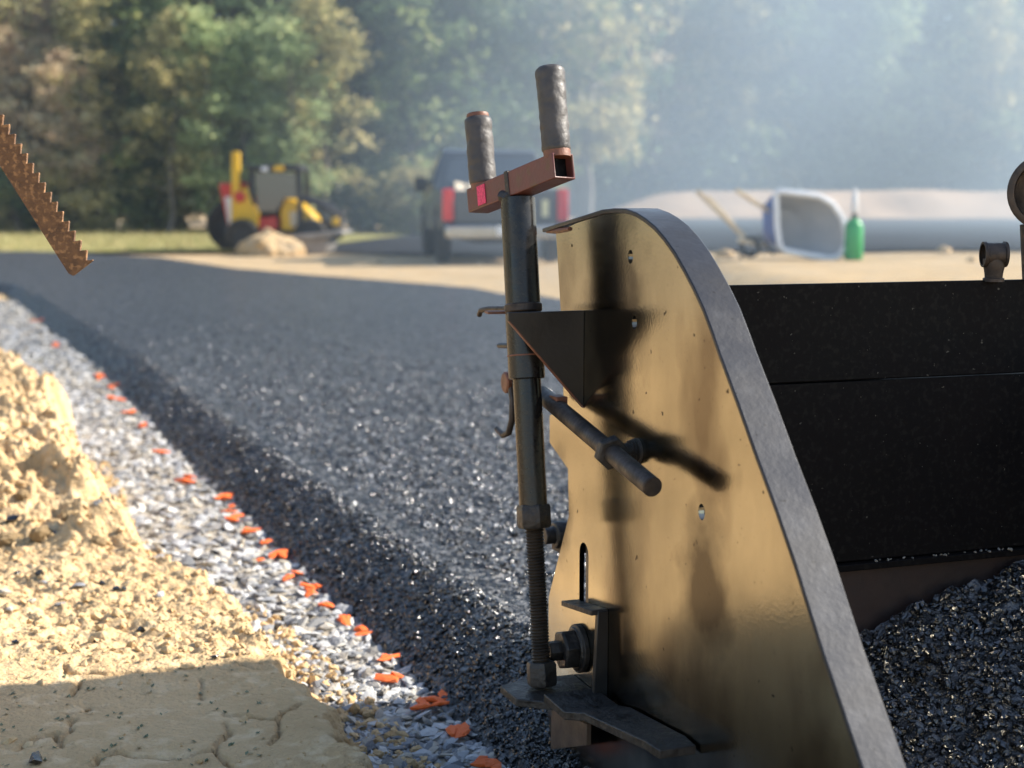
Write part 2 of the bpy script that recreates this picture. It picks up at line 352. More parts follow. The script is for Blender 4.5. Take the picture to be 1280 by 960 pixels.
# far sheet
rk = [(600, 361), (500, 353), (400, 345), (300, 336), (210, 322)]
rr = [on_z(x, y, .066) for x, y in rk]
RY = np.array([2.0, 8.0, 9.5, 11.5] + [p.y for p in rr] + [27.5]); RX = np.array([3.3, 2.2, 1.2, .7] + [p.x for p in rr] + [-9.0])
yf = np.concatenate([np.linspace(7.6, 12, 90), np.linspace(12.2, 27, 90)]); uf = np.linspace(0, 1, 90)
UF, YF = np.meshgrid(uf, yf); xl = xfoot(YF); xr = np.interp(YF, RY, RX)
xl = xl-TOE; XF = xl+(xr-xl)*UF**1.5; uo = XF-xl
ZF = .080*ss(0, .15, uo) + .008*(fbm(XF*12, YF*12, 3, 12)-.5); ZF[:, 0] = -.03; ZF[:, -1] = -.03
np_mesh('far_surface', np.stack([XF, YF, ZF], -1).reshape(-1, 3), grid_faces(90, len(yf)), M['asphalt'], road)
# loose grains lying in the surface of the mat
n = 36000; yy = 2.15+8.0*RNG.random(n)**1.9; uu = RNG.random(n)*1.75*(.35+.65*(yy/7.0)); uu[:6500] = RNG.random(6500)*.22-TOE*.74
uu = np.where(uu > .2, uu*1.35, uu); kp = RNG.random(n) > ss(4.0, 9.0, yy)*.9+ss(1.3, 2.3, uu)*.5; yy = yy[kp]; uu = uu[kp]; n = len(yy)
zz = mat_height(uu, yy)
rocks_mesh('loose_grains', np.stack([xfoot(yy)+uu, yy, zz+.001], 1), RNG.uniform(.0035, .0078, n)*(yy/3.2)**.35, M['grain'], road, .6, .6, np.where(uu < .17, .35, 1.0))['kind'] = 'stuff'

# dirt bank on the left
def edge_off(Y): return np.interp(Y, [0, 2.3, 2.9, 3.2, 3.5, 4.0, 4.5, 5.2, 6, 9, 26], [.2, .235, .27, .30, .42, .47, .44, .41, .44, .5, .6])
crk_px = [[(40, 835), (62, 836), (78, 832), (84, 838), (110, 838), (140, 841), (178, 842), (215, 838)], [(97, 848), (96, 858), (86, 869)], [(74, 930), (88, 912), (91, 898)],
          [(85, 891), (105, 887), (108, 881)], [(122, 956), (126, 947), (150, 944), (170, 947), (205, 948), (240, 943), (268, 937), (282, 917), (285, 905)], [(268, 937), (282, 950), (290, 960)],
          [(285, 893), (318, 897), (345, 898), (355, 888)], [(250, 850), (252, 870)], [(0, 850), (30, 848)], [(345, 898), (352, 915), (338, 930)], [(20, 935), (45, 922), (66, 918), (78, 935)], [(355, 888), (372, 880)]]
crk = []
for l in crk_px:
    p = [on_z(x, y, .105) for x, y in l]; crk += [(a, b) for a, b in zip(p[:-1], p[1:])]
def bank_height(u_, Y):
    Xw = xfoot(Y)-u_; e = edge_off(Y)
    nz = fbm(Xw*3.3, Y*3.3, 4, 21)-.5; cl = fbm(Xw*11, Y*11, 4, 31)-.5; fine = fbm(Xw*45, Y*45, 3, 33)-.5
    yb = Y+.55*nz+.12*(u_-e)
    mound = ss(3.35, 3.95, yb)
    rough_ = np.maximum(mound, ss(2.42, 2.72, Y+.25*nz))
    wl, hd = worley(Xw*9+1.5*nz, Y*9, 77)
    top = .105+.155*mound + .02*nz + mound*(.075*cl + .05*(.5-wl)*hd + .022*fine + .016*(.5-worley(Xw*26, Y*26, 177)[0])) + rough_*(.030*cl+.022*fine) + .006*fine + .010*(fbm(Xw*2.2, Y*2.2, 2, 161)-.5) + .010*(fbm(Xw*7, Y*7, 3, 60)-.5)
    top = top*(1-.75*ss(5.9, 8.0, Y+.5*nz))
    uu_ = u_-e+.15*(fbm(Y*5.5, Xw*2, 4, 90)-.5)*(.5+mound)+.05*(fbm(Y*26, Xw*26, 3, 95)-.5)
    z = -.04 + (top+.04)*ss(-.01, .085+.05*mound, uu_)
    z = z*ss(3.6, 2.4, u_-e) + -.05*(1-ss(3.6, 2.4, u_-e))*0 + ss(2.4, 3.6, u_-e)*.10
    for a, b in crk:
        k = (np.abs(Xw-a.x) < .6) & (np.abs(Y-a.y) < .5)
        if not k.any(): continue
        px = Xw[k]+.012*(vn(Xw[k]*40, Y[k]*40, 5)-.5); py = Y[k]+.012*(vn(Xw[k]*40, Y[k]*40, 6)-.5)
        dx, dy = b.x-a.x, b.y-a.y; t = np.clip(((px-a.x)*dx+(py-a.y)*dy)/(dx*dx+dy*dy), 0, 1)
        ds = np.hypot(px-a.x-t*dx, py-a.y-t*dy); z[k] -= .018*np.exp(-(ds/(.0032+.0022*abs(dx)/(abs(dx)+abs(dy))))**2)*(.35+.65*vn(px*30, py*30, 9))
    return z
ys = [1.5]
while ys[-1] < 12: ys.append(ys[-1]+(.0036 if ys[-1] < 2.75 else .007*(ys[-1]/2.9)**1.25))
us = [.0]
while us[-1] < .95: us.append(us[-1]+.0039)
while us[-1] < 3.7: us.append(us[-1]*1.02)
ys = np.array(ys); us = np.array(us); U_, Y_ = np.meshgrid(us, ys); U_ = U_+edge_off(Y_)-.07
ZB = bank_height(U_, Y_)
bank = np_mesh('dirt_bank', np.stack([xfoot(Y_)-U_, Y_, ZB], -1).reshape(-1, 3), grid_faces(len(us), len(ys)), M['dirt'])
tag(bank, 'yellow clay bank, cracked and smooth in front, crumbly and higher behind', None, None, 'structure')
def bank_at(p):      # height of the bank under a world point
    Yv = np.array([p[1]]); return float(bank_height(xfoot(Yv)-np.array([p[0]]), Yv)[0])
def on_bank(px, py):
    z = .12
    for _ in range(8):
        p = on_z(px, py, z); z = .5*z+.5*bank_at(p)
    p = on_z(px, py, z); p.z = bank_at(p); return p

# gravel strip with its stones
ys = np.linspace(.6, 14, 300); us = np.linspace(-.12, .75, 24); U_, Y_ = np.meshgrid(us, ys)
gravel = np_mesh('gravel_strip', np.stack([xfoot(Y_)-U_, Y_, 0*Y_+.006*(fbm(U_*30, Y_*30, 3, 8)-.5)], -1).reshape(-1, 3), grid_faces(24, 300), M['gravelbed'])
tag(gravel, 'strip of grey crushed stone between clay bank and asphalt', None, None, 'structure')
n = 9600; yy = np.concatenate([2.05+8.0*RNG.random(8200)**1.9, RNG.uniform(8.5, 14, 1400)]); uu = TOE-.008+(edge_off(yy)+.05)*RNG.random(n)
pts = np.stack([xfoot(yy)-uu, yy, RNG.uniform(-.001, .008, n)], 1)
order = np.argsort(yy); near = order[(uu[order] > 0) & (uu[order] < edge_off(yy[order])+.02)]
keep = near[:900:3][:300]; rest = np.setdiff1d(np.arange(n), keep)
rocks_mesh('gravel', pts[rest], (.007+.016*RNG.random(len(rest))**1.5)*(pts[rest][:, 1]/3)**.25, M['stone'], gravel, .32, .35)['kind'] = 'stuff'
protos = [np_mesh('stone', rock_verts(RNG, .34), ICF, M['stone'], gravel, False) for _ in range(8)]
for k, i in enumerate(keep):
    o = protos[k] if k < 8 else protos[k % 8].copy()
    if k >= 8: col.objects.link(o)
    s = random.uniform(.014, .028); o.scale = (s, s, s); o.location = pts[i]+np.array([0, 0, .006]); o.rotation_euler = (random.gauss(0, .3), random.gauss(0, .3), random.uniform(0, 6.28))
# orange marked stones along the edge of the mat
orange_px = [(42, 402), (70, 430), (126, 470), (140, 485), (152, 500), (166, 516), (180, 531), (207, 566), (240, 598), (283, 622), (292, 634), (300, 646), (312, 664), (333, 680), (352, 693), (343, 697), (374, 717), (398, 734), (392, 741), (413, 758), (434, 775), (456, 794), (484, 823), (503, 848), (531, 881), (546, 877), (559, 873), (574, 913), (586, 918), (606, 953), (618, 957)]
opro = [np_mesh('painted_stone', rock_verts(RNG, .45), ICF, M['orange'], None, False) for _ in range(5)]
orange_px += [(x+random.gauss(-3, 7), y+random.gauss(2, 3)) for x, y in orange_px]
for k, (x, y) in enumerate(orange_px):
    o = opro[k] if k < 5 else opro[k % 5].copy()
    if k >= 5: col.objects.link(o)
    p = on_z(x, y, .012); s = random.uniform(.014, .023)*max(1, (p.y/3.2)**.5); o.scale = (s*random.uniform(.8, 1.5), s*random.uniform(.7, 1.1), s*.62); o.location = (p.x-.006, p.y, .016); o.rotation_euler = (random.gauss(0, .2), random.gauss(0, .2), random.uniform(0, 6.28))
    tag(o, 'bright orange spray painted stone in the line beside the asphalt edge', 'stone', 'orange marked stones along the asphalt edge')

# ================================================================== PAVER
TH = R(19.5)
dv = Vector((-math.sin(TH), math.cos(TH), 0)); nv = Vector((-math.cos(TH), -math.sin(TH), 0)); iv = -nv; zv = Vector((0, 0, 1))
O = Vector((.062, 2.30, 0))
paver = empty('asphalt_paver', O)
tag(paver, 'black towed asphalt paver with curved steel end plate and screw crank', 'paver')
def PF(a, z, off=0): return O - dv*a + zv*z + nv*off
def uv(px, py, off=0):
    p = on_pl(px, py, O+nv*off, nv); q = p-O; return (-q.dot(dv), q.z)
def pp(px, py, off=0): return on_pl(px, py, O+nv*off, nv)
def slab(poly, off0, off1): return MB().prism([PF(a, z, off0) for a, z in poly], [PF(a, z, off1) for a, z in poly])
def part(mb, name, mat, parent=paver, **k): return mb.build(name, M[mat] if isinstance(mat, str) else mat, parent, O, **k)
curve_px = [(755, 268), (770, 266.5), (784, 267), (797, 272), (808, 279), (820, 289), (832, 303), (844, 320), (856, 341), (868, 364), (880, 390), (890, 417), (900, 446), (923, 508), (947, 576), (971, 641), (994, 708), (1029, 820), (1055, 895), (1077, 960)]
curve = [uv(x, y) for x, y in curve_px]
ta = curve[-1][0]-curve[-2][0]; tz = curve[-1][1]-curve[-2][1]
curve.append((curve[-1][0]+ta*(.03-curve[-1][1])/tz, .03))
rear_px = [(687, 937), (684, 880), (686, 746), (711, 645), (710, 586), (687, 553), (687, 519), (705, 515), (701, 390), (695, 291)]
rear = [uv(x, y) for x, y in rear_px]
poly = [rear[-1]] + [(curve[0][0]*.45+rear[-1][0]*.55, uv(722, 279)[1])] + curve + [(rear[0][0]+.02, .03), (rear[0][0], .05)] + rear[1:-1]
def speck(mat, sc, th, colr):       # small tar spots and chips
    t = mat.node_tree; N = t.nodes; L = t.links; b = N['Principled BSDF']; old = b.inputs['Base Color'].links[0].from_socket
    tc = N.new('ShaderNodeTexCoord'); nz = N.new('ShaderNodeTexNoise'); nz.inputs['Scale'].default_value = sc; nz.inputs['Detail'].default_value = 2; L.new(tc.outputs['Object'], nz.inputs[0])
    mr = N.new('ShaderNodeMapRange'); mr.inputs[1].default_value = th; mr.inputs[2].default_value = th+.03; L.new(nz.outputs[0], mr.inputs[0])
    mx = N.new('ShaderNodeMix'); mx.data_type = 'RGBA'; mx.inputs[7].default_value = (*colr, 1); L.new(old, mx.inputs[6]); L.new(mr.outputs[0], mx.inputs[0]); L.new(mx.outputs[2], b.inputs['Base Color'])
def dark_patch(mat, ctr, rad):  # darker ellipse with a noisy rim, mixed into the base colour
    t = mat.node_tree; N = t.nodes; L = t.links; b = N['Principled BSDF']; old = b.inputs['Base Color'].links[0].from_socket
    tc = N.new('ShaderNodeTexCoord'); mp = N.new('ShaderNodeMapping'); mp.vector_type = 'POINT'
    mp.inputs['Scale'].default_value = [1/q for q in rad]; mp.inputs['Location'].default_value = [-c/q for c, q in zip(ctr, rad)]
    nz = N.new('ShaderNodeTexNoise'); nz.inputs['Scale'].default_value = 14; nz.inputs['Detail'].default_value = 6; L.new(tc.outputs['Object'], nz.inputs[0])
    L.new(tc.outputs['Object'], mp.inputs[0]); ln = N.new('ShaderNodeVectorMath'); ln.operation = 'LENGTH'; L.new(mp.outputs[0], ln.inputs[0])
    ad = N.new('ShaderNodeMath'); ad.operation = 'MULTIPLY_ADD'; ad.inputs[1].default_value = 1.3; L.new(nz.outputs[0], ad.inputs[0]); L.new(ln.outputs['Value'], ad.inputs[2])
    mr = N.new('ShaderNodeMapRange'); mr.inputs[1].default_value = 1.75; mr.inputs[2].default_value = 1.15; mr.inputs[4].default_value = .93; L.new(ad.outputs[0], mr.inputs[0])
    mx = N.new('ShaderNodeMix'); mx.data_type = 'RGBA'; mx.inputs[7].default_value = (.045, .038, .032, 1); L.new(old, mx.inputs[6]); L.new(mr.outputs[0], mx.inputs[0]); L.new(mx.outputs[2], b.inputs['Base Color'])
sc_ = pp(880, 735)-O; dark_patch(M['plate'], sc_, (.07, .075, .115))  # darker patch below the lower hole
sc_ = pp(700, 640)-O; dark_patch(M['plate'], sc_, (.05, .05, .10))
sc_ = pp(768, 395)-O; dark_patch(M['plate'], sc_, (.105, .105, .19))  # dark reflection of gusset and tube painted in, together with tar grime
sc_ = pp(800, 905)-O; dark_patch(M['plate'], sc_, (.16, .16, .06))  # reflection of dark ground along the plate bottom, painted into the colour
speck(M['plate'], 70, .725, (.03, .025, .02)); speck(M['plate'], 240, .735, (.03, .025, .02))
speck(M['flange'], 120, .70, (.012, .012, .013)); speck(M['wall'], 150, .73, (.10, .09, .075))
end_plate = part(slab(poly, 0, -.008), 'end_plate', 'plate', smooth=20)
# holes cut through it
cut = MB()
def ov(px, py, rw, rh):
    a, z = uv(px, py); p = [(a+rw*math.cos(t*math.pi/8), z+rh*math.sin(t*math.pi/8)) for t in range(16)]
    cut.prism([PF(x, y, .02) for x, y in p], [PF(x, y, -.03) for x, y in p])
for (x, y, a_, b_) in [(788, 321, .0085, .0095), (793, 403, .0085, .0095), (877, 640, .009, .0105), (715, 307, .003, .0025)]: ov(x, y, a_, b_)
sa, sz0 = uv(730, 693); _, sz1 = uv(731, 758)
sl = [(sa+.018*math.cos(t), sz0+.018*math.sin(t)) for t in [k*math.pi/8 for k in range(9)]] + [(sa-.018, sz1), (sa+.018, sz1)]
cut.prism([PF(x, y, .02) for x, y in sl], [PF(x, y, -.03) for x, y in sl])
co = part(cut, 'cutter', 'black', smooth=0)
bpy.context.view_layer.update()
bo = end_plate.modifiers.new('holes', 'BOOLEAN'); bo.object = co; bo.operation = 'DIFFERENCE'; bo.solver = 'EXACT'
dg = bpy.context.evaluated_depsgraph_get(); dg.update()
me = bpy.data.meshes.new_from_object(end_plate.evaluated_get(dg)); end_plate.modifiers.clear(); end_plate.data = me
bpy.data.objects.remove(co)
# curved edge flange, wider than the plate is thick
fl_line = [uv(680, 291)] + [uv(722, 278)] + curve
def offset_line(l, h):
    out = []
    for i, p in enumerate(l):
        q0 = l[max(i-1, 0)]; q1 = l[min(i+1, len(l)-1)]; t = Vector((q1[0]-q0[0], q1[1]-q0[1])).normalized(); out.append((p[0]-t.y*h, p[1]+t.x*h))
    return out
outer = offset_line(fl_line, .007); inner = offset_line(fl_line, .0006)
fb = MB(); nn = len(fl_line); FW = .047
ringA = [PF(a, z, .003) for a, z in outer]; ringB = [PF(a, z, -FW) for a, z in outer]; ringC = [PF(a, z, -FW) for a, z in inner]; ringD = [PF(a, z, .003) for a, z in inner]
fs = []
for k in range(nn-1):
    for (p, q) in ((0, 1), (1, 2), (2, 3), (3, 0)): fs.append((p*nn+k, q*nn+k, q*nn+k+1, p*nn+k+1))
fs += [(0, nn, 2*nn, 3*nn), (nn-1, 2*nn-1, 3*nn-1, 4*nn-1)]
fb.add(ringA+ringB+ringC+ringD, fs)
part(fb, 'edge_flange', 'flange', end_plate, smooth=40, bevel=.0015)
part(MB().tube([pp(684, 289, -.004), pp(700, 288.5, -.002), pp(712, 286, .001)], [.003, .005, .003], 8), 'weld_bead', 'copper', end_plate)
# gusset between plate and screw tube
GO = .118
g_top0 = uv(729, 388)[1]; ga = uv(729, 388)[0]; g_bot = uv(741, 512)[1]
def GP(off, z, da=0): return PF(ga+da, z, off)
gz_t = g_top0; gz_o = gz_t-.012
gm = MB()
prof = [(0.0, gz_t), (GO, gz_t), (GO, gz_o), (.0, g_bot)]
gm.prism([GP(a, b, .004) for a, b in prof], [GP(a, b, -.004) for a, b in prof])
gus = part(gm, 'gusset', 'black', end_plate, bevel=.001)
part(MB().bar(GP(GO-.001, gz_o-.0006, .0), GP(.0, g_bot-.0016, .0), .0094, .0016, dv), 'gusset_edge', 'copper', end_plate)
# ---- crank screw
SO = .070
s_top = pp(647, 245, SO); s_bot = pp(678, 858, SO)
sx = (s_top-s_bot).normalized()
def SP(py): # point on the screw axis at photo row py
    t = (py-858)/(245-858); return s_bot.lerp(s_top, t)
crank = part(MB().cyl(SP(386), SP(248), .0262, 32), 'crank_tube', 'tube')
def sub(mb, name, mat, **k): return part(mb, name, mat, crank, **k)
sub(MB().lathe(SP(391), sx, [(0, .0262), (.002, .0285), (.011, .0285), (.013, .0265)], 32), 'collar', 'rusttube')
sub(MB().cyl(SP(475), SP(391), .0275, 32, bev=.002), 'outer_sleeve', 'tube')
sub(MB().lathe(SP(446), sx, [(0, .0276), (.0005, .0281), (.002, .0281), (.0025, .0276)], 32), 'seam_ring', 'copper')
sub(MB().cyl(SP(640), SP(474), .0212, 32), 'inner_tube', 'tube')
nut_ax = sx
sub(MB().hexn(SP(646), sx, .0262, .036, .35), 'hex_nut', 'greasy', bevel=.001)
# threaded rod: a helix of ridges
h0, h1 = SP(835), SP(660); LN = (h1-h0).length; pitch = .0046; tm = MB(); nseg = 20; turns = int(LN/pitch)
vs = []; fs = []; t_ = Vector((0, 1, 0)); e1 = sx.cross(t_).normalized(); e2 = sx.cross(e1)
for k in range(turns*nseg+1):
    an = 2*math.pi*(k % nseg)/nseg; c = math.cos(an); s_ = math.sin(an); hh = LN*k/(turns*nseg)
    dr = e1*c+e2*s_
    vs.append(h0+sx*hh+dr*.0118); vs.append(h0+sx*(hh+pitch*.5)+dr*.0146)
W_ = nseg
for k in range(turns*nseg):
    fs.append((2*k, 2*k+2, 2*k+3, 2*k+1))
    if k+W_+1 <= turns*nseg: fs.append((2*k+1, 2*k+3, 2*(k+1+W_), 2*(k+W_)))
tm.add(vs, fs); tm.cyl(h0, h1, .0112, 16)
sub(tm, 'threaded_rod', 'thread', smooth=50)
sub(MB().hexn(SP(842), sx, .0235, .036, .2), 'lower_nut', 'greasy', bevel=.001)
# crank bar: right end nearer the camera; lies square to the screw
hubc = SP(226)
bx_ = Vector((.105, -.205, 0)); bx_ = (bx_-sx*bx_.dot(sx)).normalized()
bend_near = on_y(703, 208, hubc.y-.095); bend_far = on_y(601, 250, hubc.y+.080)
bdir = (bend_near-bend_far).normalized()
bside = bdir.cross(sx).normalized(); bup = bside.cross(bdir).normalized()
if bup.z < 0: bup = -bup
BW = .0375
bar_far = bend_far-bdir*.010; bar_near = bend_near+bdir*.004
bm_ = MB()                                            # square tube with open near end
def ringsq(p, h): return [p+bside*(i*h)+bup*(j*h) for i, j in ((-1, -1), (1, -1), (1, 1), (-1, 1))]
A = ringsq(bar_far, BW/2); B = ringsq(bar_near, BW/2); C2 = ringsq(bar_near, BW/2-.003); D2 = ringsq(bar_near-bdir*.03, BW/2-.003)
bm_.add(A+B+C2+D2, [(3, 2, 1, 0)] + [(k, (k+1) % 4, 4+(k+1) % 4, 4+k) for k in range(4)] + [(4+k, 4+(k+1) % 4, 8+(k+1) % 4, 8+k) for k in range(4)] + [(8+k, 8+(k+1) % 4, 12+(k+1) % 4, 12+k) for k in range(4)] + [(12, 13, 14, 15)])
bar = sub(bm_, 'crank_bar', 'redtube', bevel=.0018)
sub(MB().bar(bar_near-bdir*.026, bar_near-bdir*.016, BW-.0064, BW-.0064, bside), 'end_plug', 'wall')
cx = (SP(226)-bar_far).dot(bdir); cb = bar_far+bdir*cx
sub(MB().bar(cb-bdir*.004, cb+bdir*.006, BW+.003, BW+.003, bside), 'weld_strap', 'greasy', bevel=.001)
wl = cb - bdir*.020 - bup*.016
wside = bside if bside.dot(nv) > 0 else -bside
sub(MB().tube([wl+wside*.012-bup*.006, wl+wside*.017+bdir*.008, wl+wside*.016+bdir*.018-bup*.004, wl+wside*.012+bdir*.024-bup*.012], [.005, .011, .010, .006], 10), 'weld_lump', 'greasy')
stk = bar_far+bdir*.042+wside*(BW/2+.0008)
sub(MB().bar(stk-bdir*.011, stk+bdir*.011, BW*.8, .001, bup), 'pink_sticker', 'hotpink', smooth=0)
def grip(px_b, p_top, base, r, cap):
    ax = (p_top-base).normalized(); Ln = (p_top-base).length
    n_, m_ = 28, 30; vs = []; fs = []; t = Vector((0, 1, 0)); q1 = ax.cross(t).normalized(); q2 = ax.cross(q1)
    for i in range(m_+1):
        f = i/m_; h = Ln*f; rr = r*(.985+.03*f)
        if f < .03: rr *= .86+.14*f/.03
        if f > .94: rr *= math.sqrt(max(0, 1-((f-.94)/.06)**2*.42))
        for k in range(n_):
            an = 2*math.pi*k/n_; wob = 1+.07*(float(vn(np.array(k*.42+px_b), np.array(h*130.), 4))-.5)+.05*(float(vn(np.array(an*.9), np.array(h*45.+px_b), 8))-.5)
            vs.append(base+ax*h+(q1*math.cos(an)+q2*math.sin(an))*rr*wob)
    for i in range(m_):
        for k in range(n_): fs.append((i*n_+k, i*n_+(k+1) % n_, (i+1)*n_+(k+1) % n_, (i+1)*n_+k))
    fs.append(tuple(range(m_*n_, (m_+1)*n_))); fs.append(tuple(range(n_))[::-1])
    sub(MB().add(vs, fs), 'hand_grip', 'grip', smooth=60)
    sub(MB().cyl(base-ax*.008, base+ax*.006, r*.93, 24), 'grip_collar', 'copper')
    if cap: sub(MB().lathe(p_top-ax*.003, ax, [(0, r*.80), (.004, r*.84), (.008, r*.80), (.009, r*.6)], 24), 'grip_cap', 'copper')
gn = bar_near-bdir*.014+bup*(BW/2); gf = bar_far+bdir*.021+bup*(BW/2)
gu = (bup*.8+sx*.2).normalized()
grip(3, gn+gu*.130, gn+gu*.004, .0212, False)
grip(7, gf+gu*.110, gf+gu*.002, .0212, True)
# small fittings on the sleeve
tb = pp(633, 391, SO+.01)
sub(MB().prism([tb+nv*.002+dv*.0, tb+nv*.034+dv*.004, tb+nv*.036-dv*.02, tb-nv*.004-dv*.024], [q+zv*.004 for q in (tb+nv*.002, tb+nv*.034+dv*.004, tb+nv*.036-dv*.02, tb-nv*.004-dv*.024)]), 'latch_tab', 'copper', bevel=.0008)
sub(MB().tube([pp(632, 386, SO), pp(612, 386, SO+.01), pp(601, 388, SO+.015), pp(599, 394, SO+.015)], .0042, 10), 'latch_pin', 'rusttube')
sub(MB().cyl(pp(640, 432, SO), pp(624, 432, SO+.005), .0042, 12), 'set_screw', 'black')
sub(MB().cyl(pp(645, 478, SO), pp(635, 478, SO+.01), .006, 12).lathe(pp(636, 478, SO+.01), nv, [(0, .0155), (.001, .0165), (.006, .0165), (.008, .014)], 20), 'lock_knob', 'copper')
sub(MB().tube([pp(638, 480, SO+.01), pp(641, 500, SO+.012), pp(640, 525, SO+.014), pp(636, 541, SO+.016), pp(629, 544, SO+.018), pp(621, 536, SO+.02)], [.0055, .0052, .005, .005, .0048, .0042], 10), 'lock_hook', 'rusttube')
# ---- adjusting rod crossing the plate
ra, rb = pp(676, 492, .030), pp(816, 609, .048)
rod = part(MB().cyl(ra, rb, .0132, 24, bev=.0015), 'adjusting_rod', 'rusttube')
rd = (rb-ra).normalized(); rn = ra.lerp(rb, .675)
part(MB().hexn(rn, rd, .0235, .016, .3), 'clamp_nut', 'greasy', rod, bevel=.001)
bp_ = pp(790, 566, .03); 
part(MB().tube([rn+rd*.004, rn.lerp(pp(792, 564, .012), .5), pp(796, 562, .0)], [.011, .009, .009], 12), 'eye_bolt', 'greasy', rod)
part(MB().lathe(pp(797, 564, 0), nv, [(0, .018), (.004, .018), (.0045, .015), (.008, .017), (.0085, .0145), (.012, .016), (.0125, .012), (.02, .012)], 20), 'spring_washer', 'greasy', rod)
part(MB().box(PF(*uv(698, 503, .03), .03), (.018, .03, .02), rz=TH), 'rod_clevis', 'copper', rod, bevel=.001)
# ---- lower bracket carrying the screw foot
ba0, bz0 = uv(706, 752, .02); ba1, bz1 = uv(747, 764, .016); bz2 = uv(747, 880, .016)[1]
br = MB()
br.prism([PF(a, z, .0) for a, z in ((ba0, bz0+.002), (ba1, bz1+.002), (ba1, bz1-.006), (ba0, bz0-.006))], [PF(a, z, .026) for a, z in ((ba0, bz0+.002), (ba1, bz1+.002), (ba1, bz1-.006), (ba0, bz0-.006))])
bracket = part(br, 'bracket_top', 'greasy', bevel=.001)
part(MB().prism([PF(ba1-.008, bz1, .0), PF(ba1+.002, bz1, .0), PF(ba1+.002, bz2, .0), PF(ba1-.008, bz2, .0)], [PF(ba1-.008, bz1, .016), PF(ba1+.002, bz1, .016), PF(ba1+.002, bz2, .022), PF(ba1-.008, bz2, .022)]), 'bracket_side', 'black', bracket, bevel=.001)
fz = s_bot.z
fa = uv(673, 862, SO)[0]
part(MB().prism([PF(a, fz-.016, o) for a, o in ((fa-.034, .0), (ba1+.002, .0), (ba1+.002, .05), (fa+.045, .122), (fa-.02, .124), (fa-.036, .085))], [PF(a, fz-.004, o) for a, o in ((fa-.034, .0), (ba1+.002, .0), (ba1+.002, .05), (fa+.045, .122), (fa-.02, .124), (fa-.036, .085))]), 'foot_plate', 'greasy', bracket, bevel=.0015)
bc = pp(726, 810, .0)
part(MB().hexn(bc+nv*.022, nv, .0315, .024, .3).lathe(bc, nv, [(0, .037), (.008, .037), (.009, .033), (.012, .031)], 24).hexn(bc+nv*.042, nv, .016, .022, .1), 'hex_bolt', 'greasy', bracket, bevel=.001)
# flat step bar below it
st_px = [(694, 884), (760, 879), (856, 926), (858, 938), (812, 941), (712, 900)]
so = [.06, .012, .012, .012, .065, .085]
T = [PF(*uv(x, y, o), o) for (x, y), o in zip([(700, 884), (757, 880), (857, 927), (812, 935), (706, 890)], [.088, .006, .006, .06, .105])]
zt = sum(p.z for p in T[:2])/2
T2 = []
aa0 = uv(757, 880, .02)[0]; aa1 = uv(850, 928, .02)[0]; z0_ = uv(757, 880, .02)[1]; z1_ = uv(850, 928, .02)[1]
prof_s = [(aa0-.06, z0_+.004, .012, .092), (aa0+.01, z0_, .004, .088), (aa0+.05, z0_+(z1_-z0_)*.35, .003, .074), (aa1-.02, z1_, .003, .060), (aa1+.012, z1_-.002, .003, .054)]
stp = MB(); vs = []; fs = []
for (a, z, o0, o1) in prof_s: vs += [PF(a, z, o0), PF(a, z, o1), PF(a, z-.012, o1), PF(a, z-.012, o0)]
for k in range(len(prof_s)-1):
    for j in range(4): fs.append((4*k+j, 4*k+(j+1) % 4, 4*k+4+(j+1) % 4, 4*k+4+j))
fs += [(0, 1, 2, 3), (4*len(prof_s)-1, 4*len(prof_s)-2, 4*len(prof_s)-3, 4*len(prof_s)-4)]
stp.add(vs, fs); part(stp, 'step_bar', 'greasy', bevel=.0015, smooth=20)
# lower tab standing proud under the bracket
tp = [uv(689, 886, .03), uv(733, 905, .03), uv(733, 932, .03), uv(688, 937, .03)]
part(slab(tp, .03, .022), 'lower_tab', pm('brown_scraped_steel', (.15, .10, .07), (.09, .062, .045), 30, .45, .6, .3, .3, 120, dist=.002), bevel=.001)
# bolt of the screed behind the rear edge
bq = pp(702, 668, -.03)
part(MB().lathe(bq-nv*.02, nv, [(0, .022), (.03, .022), (.033, .02), (.034, .014), (.05, .014)], 20), 'screed_bolt', 'greasy', bevel=.001)
part(MB().box(pp(700, 682, -.03)-nv*.02, (.05, .05, .02), rz=TH), 'screed_lug', 'rusttube', bevel=.001)
# ---- hopper wall across, screed body behind, far side plate
AW = .30
WP = PF(AW, 0, 0)
def wz(px, py): 
    p = on_pl(px, py, WP, dv); q = p-WP; return (q.dot(iv), q.z)
_, zt0 = wz(905, 357); _, zs0 = wz(953, 481); _, zl0 = wz(1040, 706)
WLEN = 2.30
def wbox(i0, i1, z0, z1, a0, a1): return MB().prism([PF(a0, z0, -i0), PF(a0, z0, -i1), PF(a0, z1, -i1), PF(a0, z1, -i0)], [PF(a1, z0, -i0), PF(a1, z0, -i1), PF(a1, z1, -i1), PF(a1, z1, -i0)])
hop = part(wbox(.009, WLEN, zs0+.001, zt0, AW-.012, AW), 'hopper_wall', 'wall', bevel=.0015)
part(wbox(.009, WLEN, zl0+.002, zs0-.001, AW-.012, AW-.002), 'wall_panel', 'wall', hop, bevel=.001)
part(wbox(.009, WLEN, zl0-.010, zl0, AW-.012, AW+.010), 'wall_ledge', 'wall', hop, bevel=.001)
part(wbox(.009, WLEN, .04, zl0-.012, AW-.012, AW-.004), 'lower_panel', pm('brown_lower_steel', (.024, .014, .011), (.04, .02, .014), 8, .6, bump=.3, bscale=80, dist=.003), hop)
